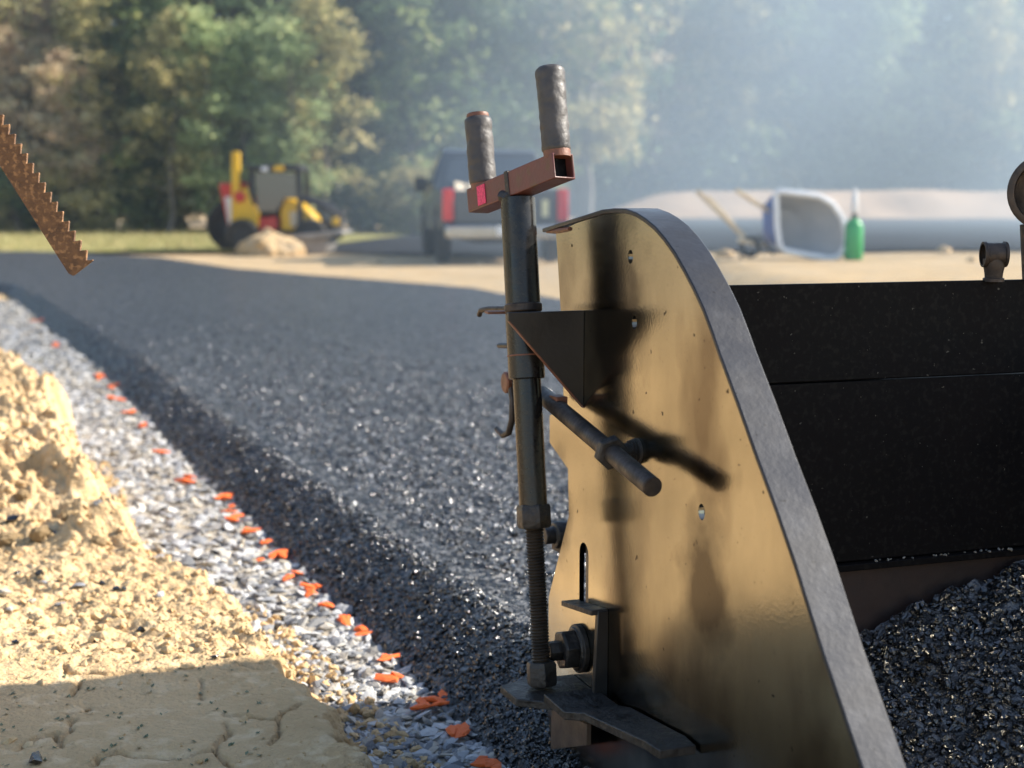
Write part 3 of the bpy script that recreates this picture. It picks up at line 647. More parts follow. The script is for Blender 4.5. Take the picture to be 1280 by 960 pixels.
# crumbs on ledge
n = 150; ii = RNG.uniform(.02, WLEN, n); cp = np.array([tuple(PF(AW+RNG.uniform(0, .009), zl0+.001, -i)) for i in ii])-np.array(O)
rocks_mesh('ledge_crumbs', cp, RNG.uniform(.0012, .004, n), M['gravelbed'], hop, .7)['kind'] = 'stuff'
screed = part(wbox(.05, WLEN-.03, .085, .40, .02, AW-.05), 'screed_body', 'black', bevel=.004)
part(wbox(.25, .30, .085, .77, -.22, .0), 'shade_panel', 'black', screed, bevel=.004)  # unseen panel added behind the end plate to throw shade on the bank
part(wbox(.32, WLEN-.06, .085, .66, -.22, .0), 'screed_deck', 'black', screed, bevel=.004)
part(wbox(.085, .45, .405, .74, .03, AW-.06), 'screed_box', 'black', screed, bevel=.004)
poly_r = [(a, z) for a, z in poly]
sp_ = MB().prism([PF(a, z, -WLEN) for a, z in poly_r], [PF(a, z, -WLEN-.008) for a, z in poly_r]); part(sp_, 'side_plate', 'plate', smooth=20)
part(wbox(.955, .970, .10, .72, AW+.005, AW+1.1), 'shade_wing', 'wall', hop, bevel=.002)  # unseen plate added right of view to shade the heap
for off in (1.1, 2.1):
    part(MB().bar(PF(AW+.0, .05, -off), PF(AW+.9, .30, -off), .06, .08, zv), 'tow_arm', 'black')
sbox = part(wbox(1.52, 2.2, .665, 1.72, -.02, .62), 'shade_box', 'black', bevel=.012)  # unseen box added to block sun from the bank and hopper wall
for k in range(7): part(wbox(1.60, 2.12, .92+k*.06, .95+k*.06, .621, .628), 'shade_box_slat', 'rusttube', sbox)  # slats dressing the added box
part(MB().cyl(PF(.2, 1.71, -1.9), PF(.2, 1.95, -1.9), .03, 16), 'shade_box_pipe', 'rust', sbox)  # pipe dressing the added box
# pipe tee standing on the wall top
tp_ = on_pl(1242, 346, WP, dv); tp_.z = zt0
def tee():
    c = on_pl(1243, 318, WP, dv); ax = (iv*.93-dv*.36).normalized()
    m = MB().lathe(c-ax*.0175, ax, [(0, .0155), (0, .019), (.004, .0195), (.005, .0175), (.030, .0175), (.031, .0195), (.035, .019), (.035, .0155), (.02, .0145), (.019, .002)], 28, False)
    m.add([], [])
    m.lathe(tp_-zv*.002, zv, [(0, .0155), (.005, .0155), (.006, .013), (.012, .0135), (.018, .0145), (.026, .0165), (.034, .016)], 24)
    m.lathe(c-ax*.002, ax, [(0, .0155), (.001, .0155)], 24)
    return m
part(tee(), 'pipe_tee', 'rusttube', hop)
# big ring fitting on a post at the wall
rc = on_pl(1309, 240, WP, dv)
rax = (dv*-.80 - iv*.60).normalized()
part(MB().lathe(rc-rax*.03, rax, [(0, .047), (.0, .055), (.05, .058), (.058, .058), (.060, .054), (.060, .048), (.03, .046), (.004, .045), (.004, .001)], 40, False), 'ring_fitting', 'rusttube', hop)
part(MB().cyl(on_pl(1296, 350, WP, dv), on_pl(1293, 280, WP, dv), .021, 24), 'ring_post', 'rusttube', hop)

# asphalt heap in front of the hopper wall
i_ = np.arange(.052, WLEN-.01, .0068); q_ = np.arange(0, 1.0, .0068); I_, Q_ = np.meshgrid(i_, q_)
zA = wz(1075, 783); zB = wz(1270, 702)
def heap_h(I, Q):
    b = np.interp(I, [0, zA[0], zA[0]+.06, zB[0], 1.0, WLEN], [zA[1]-.03, zA[1], zA[1]+.03, zB[1], zB[1]+.05, zB[1]-.05])
    wd, hid = worley(I*46, Q*46, 171); w2, h2 = worley(I*22, Q*22, 191)
    z = b - .34*Q - .25*Q*Q + .055*(fbm(I*6, Q*6, 3, 120)-.5) + .012*(.6-wd)*(.4+hid) + .02*(.55-w2)*h2 + .006*(fbm(I*90, Q*90, 2, 130)-.5)
    return np.maximum(z, .02)
ZH = heap_h(I_, Q_)
base = np.array(O - dv*(AW+.012)); HV = base + I_[..., None]*np.array(iv) - Q_[..., None]*np.array(dv) + ZH[..., None]*np.array((0, 0, 1.))
heap = np_mesh('asphalt_heap', HV.reshape(-1, 3), grid_faces(len(i_), len(q_)), M['asphalt'])
tag(heap, 'heap of loose black asphalt mix piled inside the paver hopper', 'asphalt heap', None, 'stuff')
n = 9000; ii = RNG.uniform(.06, 1.1, n); qq = RNG.uniform(0.005, .62, n); zz = heap_h(ii, qq)
gp = base + ii[:, None]*np.array(iv) - qq[:, None]*np.array(dv) + (zz+.002)[:, None]*np.array((0, 0, 1.))
rocks_mesh('loose_mix', gp, RNG.uniform(.0035, .009, n), M['grain'], heap, .6, .7, np.full(n, .8))['kind'] = 'stuff'

# ================================================================== SERRATED BAR
def sp2(x, y): return on_y(x/4.177, 130+y/4.177, 2.2)
tips = [(488-31.2*k-.9*max(0, k-3)*.0, 818-50.5*k) for k in range(37)]
ring = [(385, 897)]
for k, (x, y) in enumerate(tips):
    ring.append((x, y)); ring.append((x-2, y-6)); ring.append((x-36, y-2))
ring.append((tips[-1][0]-100, tips[-1][1]-20)); ring.append((360, 884))
# left edge must run parallel to the tips
lx, ly = 360, 884; k_end = (tips[-1][1]-30-884)/(335-884); ring[-2] = (360+(0-360)*k_end*.97, 884+(335-884)*k_end)
A = [sp2(x, y)+Vector((0, -.0035, 0)) for x, y in ring]; B = [sp2(x, y)+Vector((0, .0035, 0)) for x, y in ring]
px_top = sp2(*tips[-1])
post_x = px_top.x-.035
post_xy = (post_x, 2.215)
gz = bank_at((post_x, 2.2))
sb = empty('serrated_bar', (post_x, 2.235, gz))
tag(sb, 'rusty serrated steel bar slanting down in mid air above the asphalt edge', 'serrated bar')
MB().prism(A, B).build('blade', M['rust'], sb, sb.location, smooth=0, bevel=.0006)
MB().box((post_x, 2.235, (gz+px_top.z+.12)/2), (.045, .045, px_top.z+.12-gz), rz=.1).build('post', M['rust'], sb, sb.location, bevel=.003)
MB().box((post_x, 2.235, gz+.005), (.16, .16, .012), rz=.1).build('base_plate', M['rust'], sb, sb.location, bevel=.002)
MB().hexn((post_x, 2.195, px_top.z-.02), (0, 1, 0), .016, .03).build('bolt', M['rust'], sb, sb.location)

# ================================================================== small things on the bank
clods = [(125, 487, .036, 'pale clay clod at the corner of the crumbly bank'), (96, 500, .03, 'almost white clay clod in the crumbly bank'), (58, 508, .022, 'clay clod lodged in the crumbly face of the bank'), (90, 649, .024, 'brown rounded clay clod at the foot of the crumbly bank'),
         (122, 655, .018, 'small stone coloured clod beside the brown rounded clod'), (52, 672, .03, 'flat pale clay clod on the bank step'), (12, 676, .026, 'bright flat clay clod next to the dark asphalt crumb'), (28, 618, .02, 'clay lump in the slumped bank face'), (25, 470, .02, 'clay lump in grass on top of the bank'), (185, 672, .018, 'clay clod above the gravel edge'), (240, 705, .022, 'clay slab overhanging the gravel edge')]
for k, (x, y, s, lab) in enumerate(clods):
    m = bpy.data.meshes.new('clay_clod'); bm = bmesh.new(); bmesh.ops.create_icosphere(bm, subdivisions=3, radius=1)
    for v in bm.verts:
        q = v.co; f = 1+.5*(float(fbm(np.array(q.x*1.6+k*7), np.array(q.y*1.6+q.z*1.3), 3, k))-.5)+.25*(float(fbm(np.array(q.x*5+k), np.array(q.z*5-q.y*3), 2, k+30))-.5)
        v.co = Vector((q.x*1.25*f, q.y*.9*f, q.z*.72*f))
    bm.to_mesh(m); bm.free(); m.materials.append(M['clod']); m.polygons.foreach_set('use_smooth', [False]*len(m.polygons))
    o = bpy.data.objects.new('clay_clod', m); col.objects.link(o); p = on_bank(x, y); o.location = (p.x, p.y, p.z+s*.25); o.scale = (s, s, s); o.rotation_euler = (random.gauss(0, .2), random.gauss(0, .2), random.uniform(0, 6.28))
    tag(o, lab, 'clay clod', 'clods on the clay bank')
crumbs = [(15, 655, .018), (50, 719, .014), (128, 731, .011), (146, 739, .010), (176, 790, .011), (118, 803, .010), (19, 804, .008), (268, 823, .009), (46, 953, .016), (68, 667, .008), (22, 718, .007), (155, 738, .009)]
for k, (x, y, s) in enumerate(crumbs):
    rng = np.random.default_rng(k+5); o = np_mesh('asphalt_crumb', rock_verts(rng, .6, .35)*s, ICF, M['grain'], None, False); p = on_bank(x, y); o.location = (p.x, p.y, p.z+s*.3); o.rotation_euler = (0, 0, k)
    tag(o, 'black asphalt crumb dropped on the yellow clay bank', 'asphalt crumb', 'black crumbs on the clay bank')
lst = [(55, 728, .013), (98, 733, .016), (125, 655, .02), (5, 743, .018), (75, 757, .012), (200, 745, .013), (40, 752, .010), (10, 762, .012)]
for k, (x, y, s) in enumerate(lst):
    rng = np.random.default_rng(k+55); o = np_mesh('grey_stone', rock_verts(rng, .5, .3)*s, ICF, M['stone'], None, False); p = on_bank(x, y); o.location = (p.x, p.y, p.z+s*.2); o.rotation_euler = (0, 0, k*1.7)
    tag(o, 'grey stone chip lying loose on the yellow clay bank', 'stone', 'grey chips on the clay bank')
# small crumb scatter of clay
n = 20000; yy = 2.0+5.2*RNG.random(n)**1.3; uu = edge_off(yy)+.03+1.9*RNG.random(n)**1.4
kk = (yy > 2.5+.25*(fbm((xfoot(yy)-uu)*3.3, yy*3.3, 4, 21)-.5)) | (RNG.random(n) < .05); yy = yy[kk]; uu = uu[kk]; n = len(yy)
zz = bank_height(uu, yy)
rocks_mesh('clay_crumbs', np.stack([xfoot(yy)-uu, yy, zz+.001], 1), .0022+.012*RNG.random(n)**4, M['clod'], bank, .65, .5)['kind'] = 'stuff'
n = 2600; yy = 1.9+3.2*RNG.random(n)**1.3; uu = edge_off(yy)-.10+.16*RNG.random(n); zz = np.maximum(bank_height(uu, yy), .008)
rocks_mesh('edge_crumbs', np.stack([xfoot(yy)-uu, yy, zz+.001], 1), .002+.012*RNG.random(n)**3, M['clod'], bank, .6, .5)['kind'] = 'stuff'
def blades(name, roots, hs, wd, mat, parent=None, lean=.5, segs=2):
    V = []; Fc = []; T = []
    for (r, h) in zip(roots, hs):
        an = RNG.uniform(0, 6.283); ld = np.array([math.cos(an), math.sin(an), 0]); sd_ = np.array([-math.sin(an), math.cos(an), 0]); l = RNG.uniform(.1, lean); k0 = len(V); t = RNG.random()
        for s_ in range(segs+1):
            f = s_/segs; c = np.array(r)+ld*(h*l*f*f*1.4)+np.array([0, 0, h*f*(1-.35*l*f)]); ww = wd*(1-f*.9)
            V += [c-sd_*ww, c+sd_*ww]
        for s_ in range(segs): Fc.append((k0+2*s_, k0+2*s_+1, k0+2*s_+3, k0+2*s_+2)); T.append(t)
    return np_mesh(name, V, Fc, mat, parent, True, T)
rt = []; hs = []
for (x, y, c, sp) in [(20, 455, 60, .10), (50, 462, 40, .08), (70, 480, 34, .06), (10, 440, 50, .12), (8, 402, 70, .25), (40, 470, 30, .1), (95, 475, 16, .04)]:
    p = on_bank(x, y)
    for _ in range(c):
        q = (p.x+random.gauss(0, sp), p.y+random.gauss(0, sp), 0); rt.append((q[0], q[1], bank_at(q)-.002)); hs.append(random.uniform(.03, .11))
tag(blades('dry_grass', rt, hs, .0022, M['drygrass'], None, 1.3), 'dry straw coloured grass on top of the crumbly clay bank', 'grass', None, 'stuff')
p = on_bank(22, 452); lf = MB(); lv = []
for i in range(9):
    f = i/8; wv = .017*math.sin(math.pi*min(1, f*1.02))**.8; c = Vector((-.035+.075*f, .01*f, .03+.012*math.sin(f*3)))
    lv += [c+Vector((0, -wv, .006)), c+Vector((0, 0, 0)), c+Vector((0, wv, .006))]
lf.add(lv, [(3*i+j, 3*i+j+1, 3*i+4+j, 3*i+3+j) for i in range(8) for j in range(2)])
o = lf.build('fallen_leaf', M['leafgreen'], None); o.location = p; o.rotation_euler = (0, .1, .35)
tag(o, 'green leaf caught in dry grass on the clay bank', 'leaf')
V = []; Fc = []; T = []
for _ in range(90):
    x = random.uniform(0, 330); y = random.uniform(815, 958)
    if x > 300-(815-y)*.5: continue
    p = on_bank(x, y)
    for _k in range(random.randint(2, 4)):
        an = random.uniform(0, 6.28); s = random.uniform(.002, .0048); c = np.array([p.x+random.gauss(0, .002), p.y+random.gauss(0, .002), p.z+.002]); e = np.array([math.cos(an), math.sin(an), .4])*s; g = np.array([-math.sin(an), math.cos(an), .1])*s*.6; k0 = len(V)
        V += [c-e, c+g, c+e, c-g]; Fc.append((k0, k0+1, k0+2, k0+3)); T.append(random.random())
tag(np_mesh('sprouts', V, Fc, M['sprout'], None, False, T), 'tiny green sprouts dotted over the shaded cracked clay', 'sprouts', None, 'stuff')

# ================================================================== BACKGROUND
# old asphalt drive, sand bank, dry grass verge
def sheet(name, pts, mat, dz, label, nx=40, ny=20):
    a, b, c, d = [np.array(p, float) for p in pts]; s_, t_ = np.meshgrid(np.linspace(0, 1, nx), np.linspace(0, 1, ny))
    P = (a*(1-s_[..., None])+b*s_[..., None])*(1-t_[..., None])+(d*(1-s_[..., None])+c*s_[..., None])*t_[..., None]
    e = .5*(fbm(P[..., 0]*.8, P[..., 1]*.8, 3, 4)-.5)
    P = P + np.stack([e*.5, e], -1)
    z = terrain(P[..., 0], P[..., 1])+dz
    return tag(np_mesh(name, np.stack([P[..., 0], P[..., 1], z], -1).reshape(-1, 3), grid_faces(nx, ny), M[mat]), label, None, None, 'structure')
sheet('old_drive', [(-4.5, 29.5), (1.0, 25.5), (2, 49), (-3.5, 46)], 'drive', .03, 'dark old asphalt drive behind the truck', 40, 60)
sheet('paved_lot', [(1.02, 17.6), (30, 17.3), (40, 62), (2.02, 62)], 'drive', .034, 'dark paved lot in front of the sand bank', 60, 90)
gy = sheet('grass_verge', [(-30, 28.2), (-4.6, 28.6), (-2.0, 60), (-40, 60)], 'grassbase', .06, 'dry yellow grass verge in front of the woods', 80, 80)
n = 9000; gx = RNG.uniform(-26, -4.8, n); gy_ = RNG.uniform(28.6, 50, n)
gv = blades('grass', np.stack([gx, gy_, terrain(gx, gy_)+.05], 1), RNG.uniform(.08, .24, n), .012, M['drygrass'], None, .9, 1)
gv.parent = gy; gv['kind'] = 'stuff'
xs = np.linspace(3, 60, 80); ts = np.linspace(0, 1, 16); XX, TT = np.meshgrid(xs, ts)
YY = 61.5+TT*9+2.6*fbm(XX*.5, TT*2, 3, 2); hh = 1.22*(.93+.14*fbm(XX*.12, XX*0+3, 3, 6))*ss(3, 8, XX)+.05
ZZ = .32+hh*ss(0, .75, TT)*(1-.5*ss(.8, 1, TT))+.12*(fbm(XX*.6, TT*6, 3, 9)-.5)
tag(np_mesh('sand_bank', np.stack([XX, YY, ZZ], -1).reshape(-1, 3), grid_faces(80, 16), M['sand']), 'long low bank of pale sand in front of the hazy woods', None, None, 'structure')

# ---- pickup truck (local: y forward, x right)
tb_ = on_z(636, 321, 0.0); TY = 23.2; tx_ = (632-640)/FPX*TY
truck = empty('pickup_truck', (tx_, TY, float(terrain(np.array(tx_), np.array(TY)))+.0), R(7))
tag(truck, 'dark pickup truck seen from behind with red tail lights in the smoke', 'truck')
def tp3(mb, name, mat, parent=truck, **k): return mb.build(name, M[mat], parent, (0, 0, 0), **k)
bd = MB(); W2 = 1.0
# bed: two sides, floor, front wall
for s in (-1, 1):
    prof = [(.06, .62), (.06, 1.17), (2.0, 1.20), (2.0, .55), (1.75, .55), (1.6, .86), (1.25, .98), (.85, .86), (.70, .55), (.25, .55)]
    bd.prism([Vector((s*W2, y, z)) for y, z in prof], [Vector((s*(W2-.12), y, z)) for y, z in prof])
bd.box((0, 1.0, .72), (1.76, 1.85, .06)); bd.box((0, 1.97, .95), (1.76, .06, .5))
body = tp3(bd, 'bed', 'truckpaint', bevel=.02)
tg = tp3(MB().box((0, .03, .90), (1.60, .07, .52)), 'tailgate', 'truckpaint', bevel=.02)
tp3(MB().box((.0, -.012, 1.02), (.32, .03, .09)), 'handle', 'darkframe', tg, bevel=.01)
cabp = [(2.04, .50), (2.04, 1.22), (2.30, 1.84), (2.55, 1.90), (3.35, 1.88), (3.95, 1.28), (5.3, 1.16), (5.5, .95), (5.5, .5), (5.0, .5), (4.9, .8), (4.5, .95), (4.1, .8), (4.0, .5)]
cb_ = MB(); n_ = len(cabp)
def tw(z): return W2 if z < 1.25 else W2-.22*(z-1.22)/.66
cb_.prism([Vector((-tw(z), y, z)) for y, z in cabp], [Vector((tw(z), y, z)) for y, z in cabp])
cab = tp3(cb_, 'cab', 'truckpaint', bevel=.04)
wq = [(-.80, 2.085, 1.28), (.80, 2.085, 1.28), (.70, 2.275, 1.73), (-.70, 2.275, 1.73)]
tp3(MB().prism([Vector(q)+Vector((0, -.03, .0)) for q in wq], [Vector(q) for q in wq]), 'rear_window', 'glass', cab, bevel=.01)
for s in (-1, 1):
    for (y0, y1, y2, y3) in ((2.30, 2.88, 2.88, 2.45), (2.95, 3.72, 3.33, 2.95)):
        q = [(s*(W2+.004), y0, 1.29), (s*(W2+.004), y1, 1.29), (s*(W2-.155), y2, 1.75), (s*(W2-.155), y3, 1.75)]
        tp3(MB().prism([Vector(a) for a in q], [Vector(a)-Vector((s*.03, 0, 0)) for a in q]), 'side_window', 'glass', cab)
    tp3(MB().box((s*.90, .035, .93), (.17, .12, .50)), 'tail_light', 'taillight', body, bevel=.02)
    tp3(MB().box((s*1.10, 3.62, 1.30), (.22, .10, .26)), 'mirror', 'darkframe', cab, bevel=.03)
    for y in (1.22, 4.5):
        tp3(MB().lathe((s*.78, y, .39), (s, 0, 0), [(0, .24), (0, .36), (.03, .39), (.19, .39), (.22, .36), (.22, .24)], 28, False), 'tyre', 'rubber')
        tp3(MB().lathe((s*.80, y, .39), (s, 0, 0), [(0, .24), (.15, .24), (.17, .20), (.14, .12), (.16, .06), (.17, .02)], 20), 'wheel_rim', 'chrome')
bmp = tp3(MB().box((0, -.10, .52), (1.9, .20, .20)), 'rear_bumper', 'chrome', bevel=.03)
tp3(MB().box((0, -.215, .54), (.32, .02, .15)), 'license_plate', 'whiteplastic', bmp)
tp3(MB().box((.62, -.02, .88), (.10, .03, .26)), 'sticker', 'whitelens', tg)
tp3(MB().bar((0, .2, .42), (0, 5.2, .42), .9, .16, (1, 0, 0)), 'chassis', 'darkframe')
ld = empty('board_bundle', truck.matrix_basis @ Vector((-.45, .6, .75)), R(7)); tag(ld, 'pale boards sticking up out of the truck bed', 'boards')
for k, (dx, rx_, ry_) in enumerate([(-.2, .25, .5), (.02, .2, .35), (.16, .3, .6)]):
    MB().box((dx, 0, .42), (.16, .9, .035), rx=rx_, ry=ry_*.4).build('board', M['wood'], ld, (0, 0, 0))

# ---- compact loader with dirt in front
ly_ = 29.5; ls = 1.0/FPX*ly_
lz = float(terrain(np.array(-4.6), np.array(29.5)))+.02
def LP(px, py, dy=0): return Vector(((px-350)*ls, dy, (312-py)*ls))
lo = empty('compact_loader', ((350-640)*ls, ly_, lz)); tag(lo, 'yellow and red compact tractor loader with black canopy parked by the woods', 'loader')
def lp(mb, name, mat, parent=lo, **k): return mb.build(name, M[mat], parent, (0, 0, 0), **k)
def lslab(pxs, y0, y1): return MB().prism([LP(x, y, y0) for x, y in pxs], [LP(x, y, y1) for x, y in pxs])
for x, r, yd in ((287, .52, .55), (312, .33, -.62), (395, .33, -.62), (398, .33, .55)):
    c = LP(x, 312, yd); c.z = r
    lp(MB().lathe(c-Vector((0, .14, 0)), (0, 1, 0), [(0, r*.55), (0, r*.9), (.05, r), (.23, r), (.28, r*.9), (.28, r*.55)], 28, False), 'tyre', 'rubber')
    lp(MB().lathe(c-Vector((0, .10, 0)), (0, 1, 0), [(0, r*.56), (.20, r*.56), (.21, r*.3), (.15, r*.2)], 20), 'wheel_rim', 'darkframe')
lp(lslab([(280, 228), (312, 226), (320, 250), (306, 298), (294, 298)], -.30, .40), 'rear_frame', 'red', bevel=.03)
lp(lslab([(288, 244), (298, 244), (302, 288), (293, 288)], -.36, -.305), 'white_stripe', 'whiteplastic', bevel=.01)
lp(MB().bar(LP(302, 286, -.45), LP(304, 190, -.45), .16, .12, (1, 0, 0)), 'upright_boom', 'yellow', bevel=.02)
lp(lslab([(302, 238), (318, 232), (324, 252), (331, 262), (331, 286), (302, 288)], -.55, -.37), 'side_panel', 'yellow', bevel=.03)
lp(MB().lathe(LP(309, 244, -.58), (0, -1, 0), [(0, .11), (.03, .11), (.04, .08)], 20), 'reel_cap', 'red')
for (x, yd) in ((322, -.5), (322, .5), (381, -.5), (381, .5)):
    lp(MB().bar(LP(x, 290, yd), LP(x+1, 210, yd), .10, .08, (1, 0, 0)), 'canopy_post', 'darkframe', bevel=.01)
cn = lp(MB().box(LP(351, 209, 0), (1.05, 1.2, .10)), 'canopy', 'darkframe', bevel=.03)
lp(MB().box(LP(340, 211, -.62), (.12, .05, .08)), 'lamp', 'whiteplastic', cn, bevel=.01)
lp(MB().box(LP(357, 210, -.62), (.19, .05, .10)), 'marker_light', 'yellow', cn, bevel=.01)
lp(lslab([(326, 214), (376, 214), (374, 250), (328, 250)], .40, .46), 'rear_screen', 'darkframe')
lp(lslab([(327, 215), (377, 215), (378, 246), (362, 246), (352, 262), (330, 262)], -.52, -.49), 'cab_window', 'glass')
lp(lslab([(332, 240), (352, 236), (356, 268), (332, 272)], -.25, .25), 'seat', 'rubber', bevel=.05)
lp(lslab([(330, 270), (352, 268), (353, 284), (330, 286)], -.5, .4), 'floor_box', 'red', bevel=.02)
lp(lslab([(356, 262), (361, 244), (378, 249), (398, 267), (402, 282), (370, 286), (357, 286)], -.42, .40), 'hood', 'yellow', bevel=.05)
lp(lslab([(368, 262), (382, 262), (386, 280), (369, 280)], -.45, -.425), 'grille', 'wood', bevel=.01)
for yd in (-.5, .5): lp(MB().tube([LP(384, 246, yd), LP(408, 253, yd), LP(424, 264, yd), LP(421, 296, yd)], .075, 6), 'lift_arm', 'darkframe')
lp(MB().box(LP(425, 274, -.6), (.14, .1, .16)), 'arm_lamp', 'yellow', bevel=.02)
lp(lslab([(310, 286), (400, 286), (402, 300), (310, 302)], -.42, .42), 'chassis', 'darkframe', bevel=.02)
bk = lp(lslab([(374, 290), (434, 284), (438, 288), (420, 292), (376, 296)], -1.0, .7), 'bucket_lip', 'steelgrey', bevel=.01)
lp(lslab([(376, 296), (420, 292), (414, 313), (372, 313)], -.9, .7), 'bucket', 'steelgrey', bk, bevel=.02)
# dirt pile
m = bpy.data.meshes.new('dirt_pile'); bm = bmesh.new(); bmesh.ops.create_icosphere(bm, subdivisions=5, radius=1)
for v in bm.verts:
    q = v.co; f = 1+.6*(float(fbm(np.array(q.x*2.2+9), np.array(q.y*2.2+q.z), 4, 3))-.5); v.co = Vector((q.x*f*.62, q.y*.6*f, max(q.z, -.15)*.42*f*(1 - .25*abs(q.x))))
bm.to_mesh(m); bm.free(); m.materials.append(M['soil']); o = bpy.data.objects.new('dirt_pile', m); col.objects.link(o); o.location = ((340-640)*28.2/FPX, 28.0, lz)
tag(o, 'small heap of tan dirt in front of the compact loader', 'dirt pile')

# ---- overturned wheelbarrow and green sprayer
wy = 15.5; wk = wy/FPX; wx = (985-640)*wk; wzg = float(terrain(np.array(wx), np.array(wy)))
def WQ(px, py, dy=0): return Vector(((px-985)*wk, dy, (324-py)*wk))
wb = empty('wheelbarrow', (wx, wy, wzg)); tag(wb, 'blue wheelbarrow tipped on its side with the tray facing out', 'wheelbarrow')
rim_px = [(967, 242), (972, 240), (1000, 243), (1021, 246), (1038, 255), (1050, 272), (1054, 288), (1055, 306), (1049, 319), (1038, 323), (1010, 319), (980, 313), (973, 307), (970, 285)]
rim = [WQ(x, y, .02*math.sin(x)) for x, y in rim_px]; cen = WQ(1008, 284, 0)
bot = [WQ(1000, 286, 0)+(p-cen)*.62+Vector((-.13, .30, 0)) for p in rim]
n_ = len(rim); tr = MB(); tr.add(rim+bot, [(k, (k+1) % n_, n_+(k+1) % n_, n_+k) for k in range(n_)] + [tuple(range(n_, 2*n_))])
tray = tr.build('tray', M['barrowin'], wb, (0, 0, 0), smooth=50)
sh = [cen+(p-cen)*1.02+Vector((-.012, .004, 0)) for p in rim]; bo2 = [p+(p-WQ(1000, 286, 0)-Vector((-.13, .30, 0)))*.03+Vector((-.012, .02, 0)) for p in bot]
ts_ = MB(); ts_.add(sh+bo2, [(k, (k+1) % n_, n_+(k+1) % n_, n_+k) for k in range(n_)] + [tuple(range(n_, 2*n_))]); ts_.build('tray_shell', M['blue'], tray, (0, 0, 0), smooth=50)
MB().tube(rim+[rim[0], rim[1]], .032, 8).build('rim', M['rim'], tray, (0, 0, 0))
for a, b in (((869, 239), (938, 303)), ((917, 238), (966, 266))):
    MB().bar(WQ(*a, -.05), WQ(*b, .18), .05, .045, (0, 1, 0)).build('handle', M['wood'], wb, (0, 0, 0), bevel=.008)
MB().bar(WQ(884, 246, .1), WQ(934, 296, .3), .05, .045, (0, 1, 0)).build('handle', M['wood'], wb, (0, 0, 0), bevel=.008)
MB().bar(WQ(922, 300, .0), WQ(962, 308, .25), .05, .05, (0, 1, 0)).build('brace', M['wood'], wb, (0, 0, 0), bevel=.008)
MB().tube([WQ(925, 322, -.02), WQ(930, 300, .2), WQ(955, 296, .25), WQ(968, 318, .1)], .016, 8).build('leg', M['darkframe'], wb, (0, 0, 0))
MB().lathe(WQ(938, 309, .10), (.3, 1, .1), [(0, .07), (0, .10), (.02, .115), (.06, .115), (.08, .10), (.08, .07)], 24, False).build('wheel', M['rubber'], wb, (0, 0, 0))
gs = empty('garden_sprayer', ((1064-640)*wk, wy-.05, wzg)); tag(gs, 'green plastic pump sprayer with pale wand beside the wheelbarrow', 'sprayer')
MB().lathe((0, 0, 0), (0, 0, 1), [(0, .085), (.02, .097), (.34, .095), (.39, .075), (.425, .04), (.43, .035)], 24).build('tank', M['green'], gs, (0, 0, 0))
MB().lathe((0, 0, .428), (0, 0, 1), [(0, .03), (.04, .03), (.045, .02), (.06, .02)], 16).build('cap', M['darkframe'], gs, (0, 0, 0))
MB().lathe((0, 0, .485), (0, 0, 1), [(0, .03), (.02, .038), (.19, .03), (.22, .018), (.26, .012)], 16).build('pump_handle', M['whiteplastic'], gs, (0, 0, 0))
for k, (x, y, s) in enumerate([(1180, 317, .10), (905, 320, .12), (880, 328, .09), (1215, 326, .08), (600, 330, .10), (470, 326, .12)]):
    p = on_z(x, y, float(.35 if x > 800 else 0)); rng = np.random.default_rng(k+300); o = np_mesh('dirt_lump', rock_verts(rng, .6)*s, ICF, M['soil'], None, True); p.z = float(terrain(np.array(p.x), np.array(p.y)))+s*.1; o.location = p
    tag(o, 'lump of tan soil lying on the bare ground behind the road', 'soil lump', 'soil lumps on bare ground')

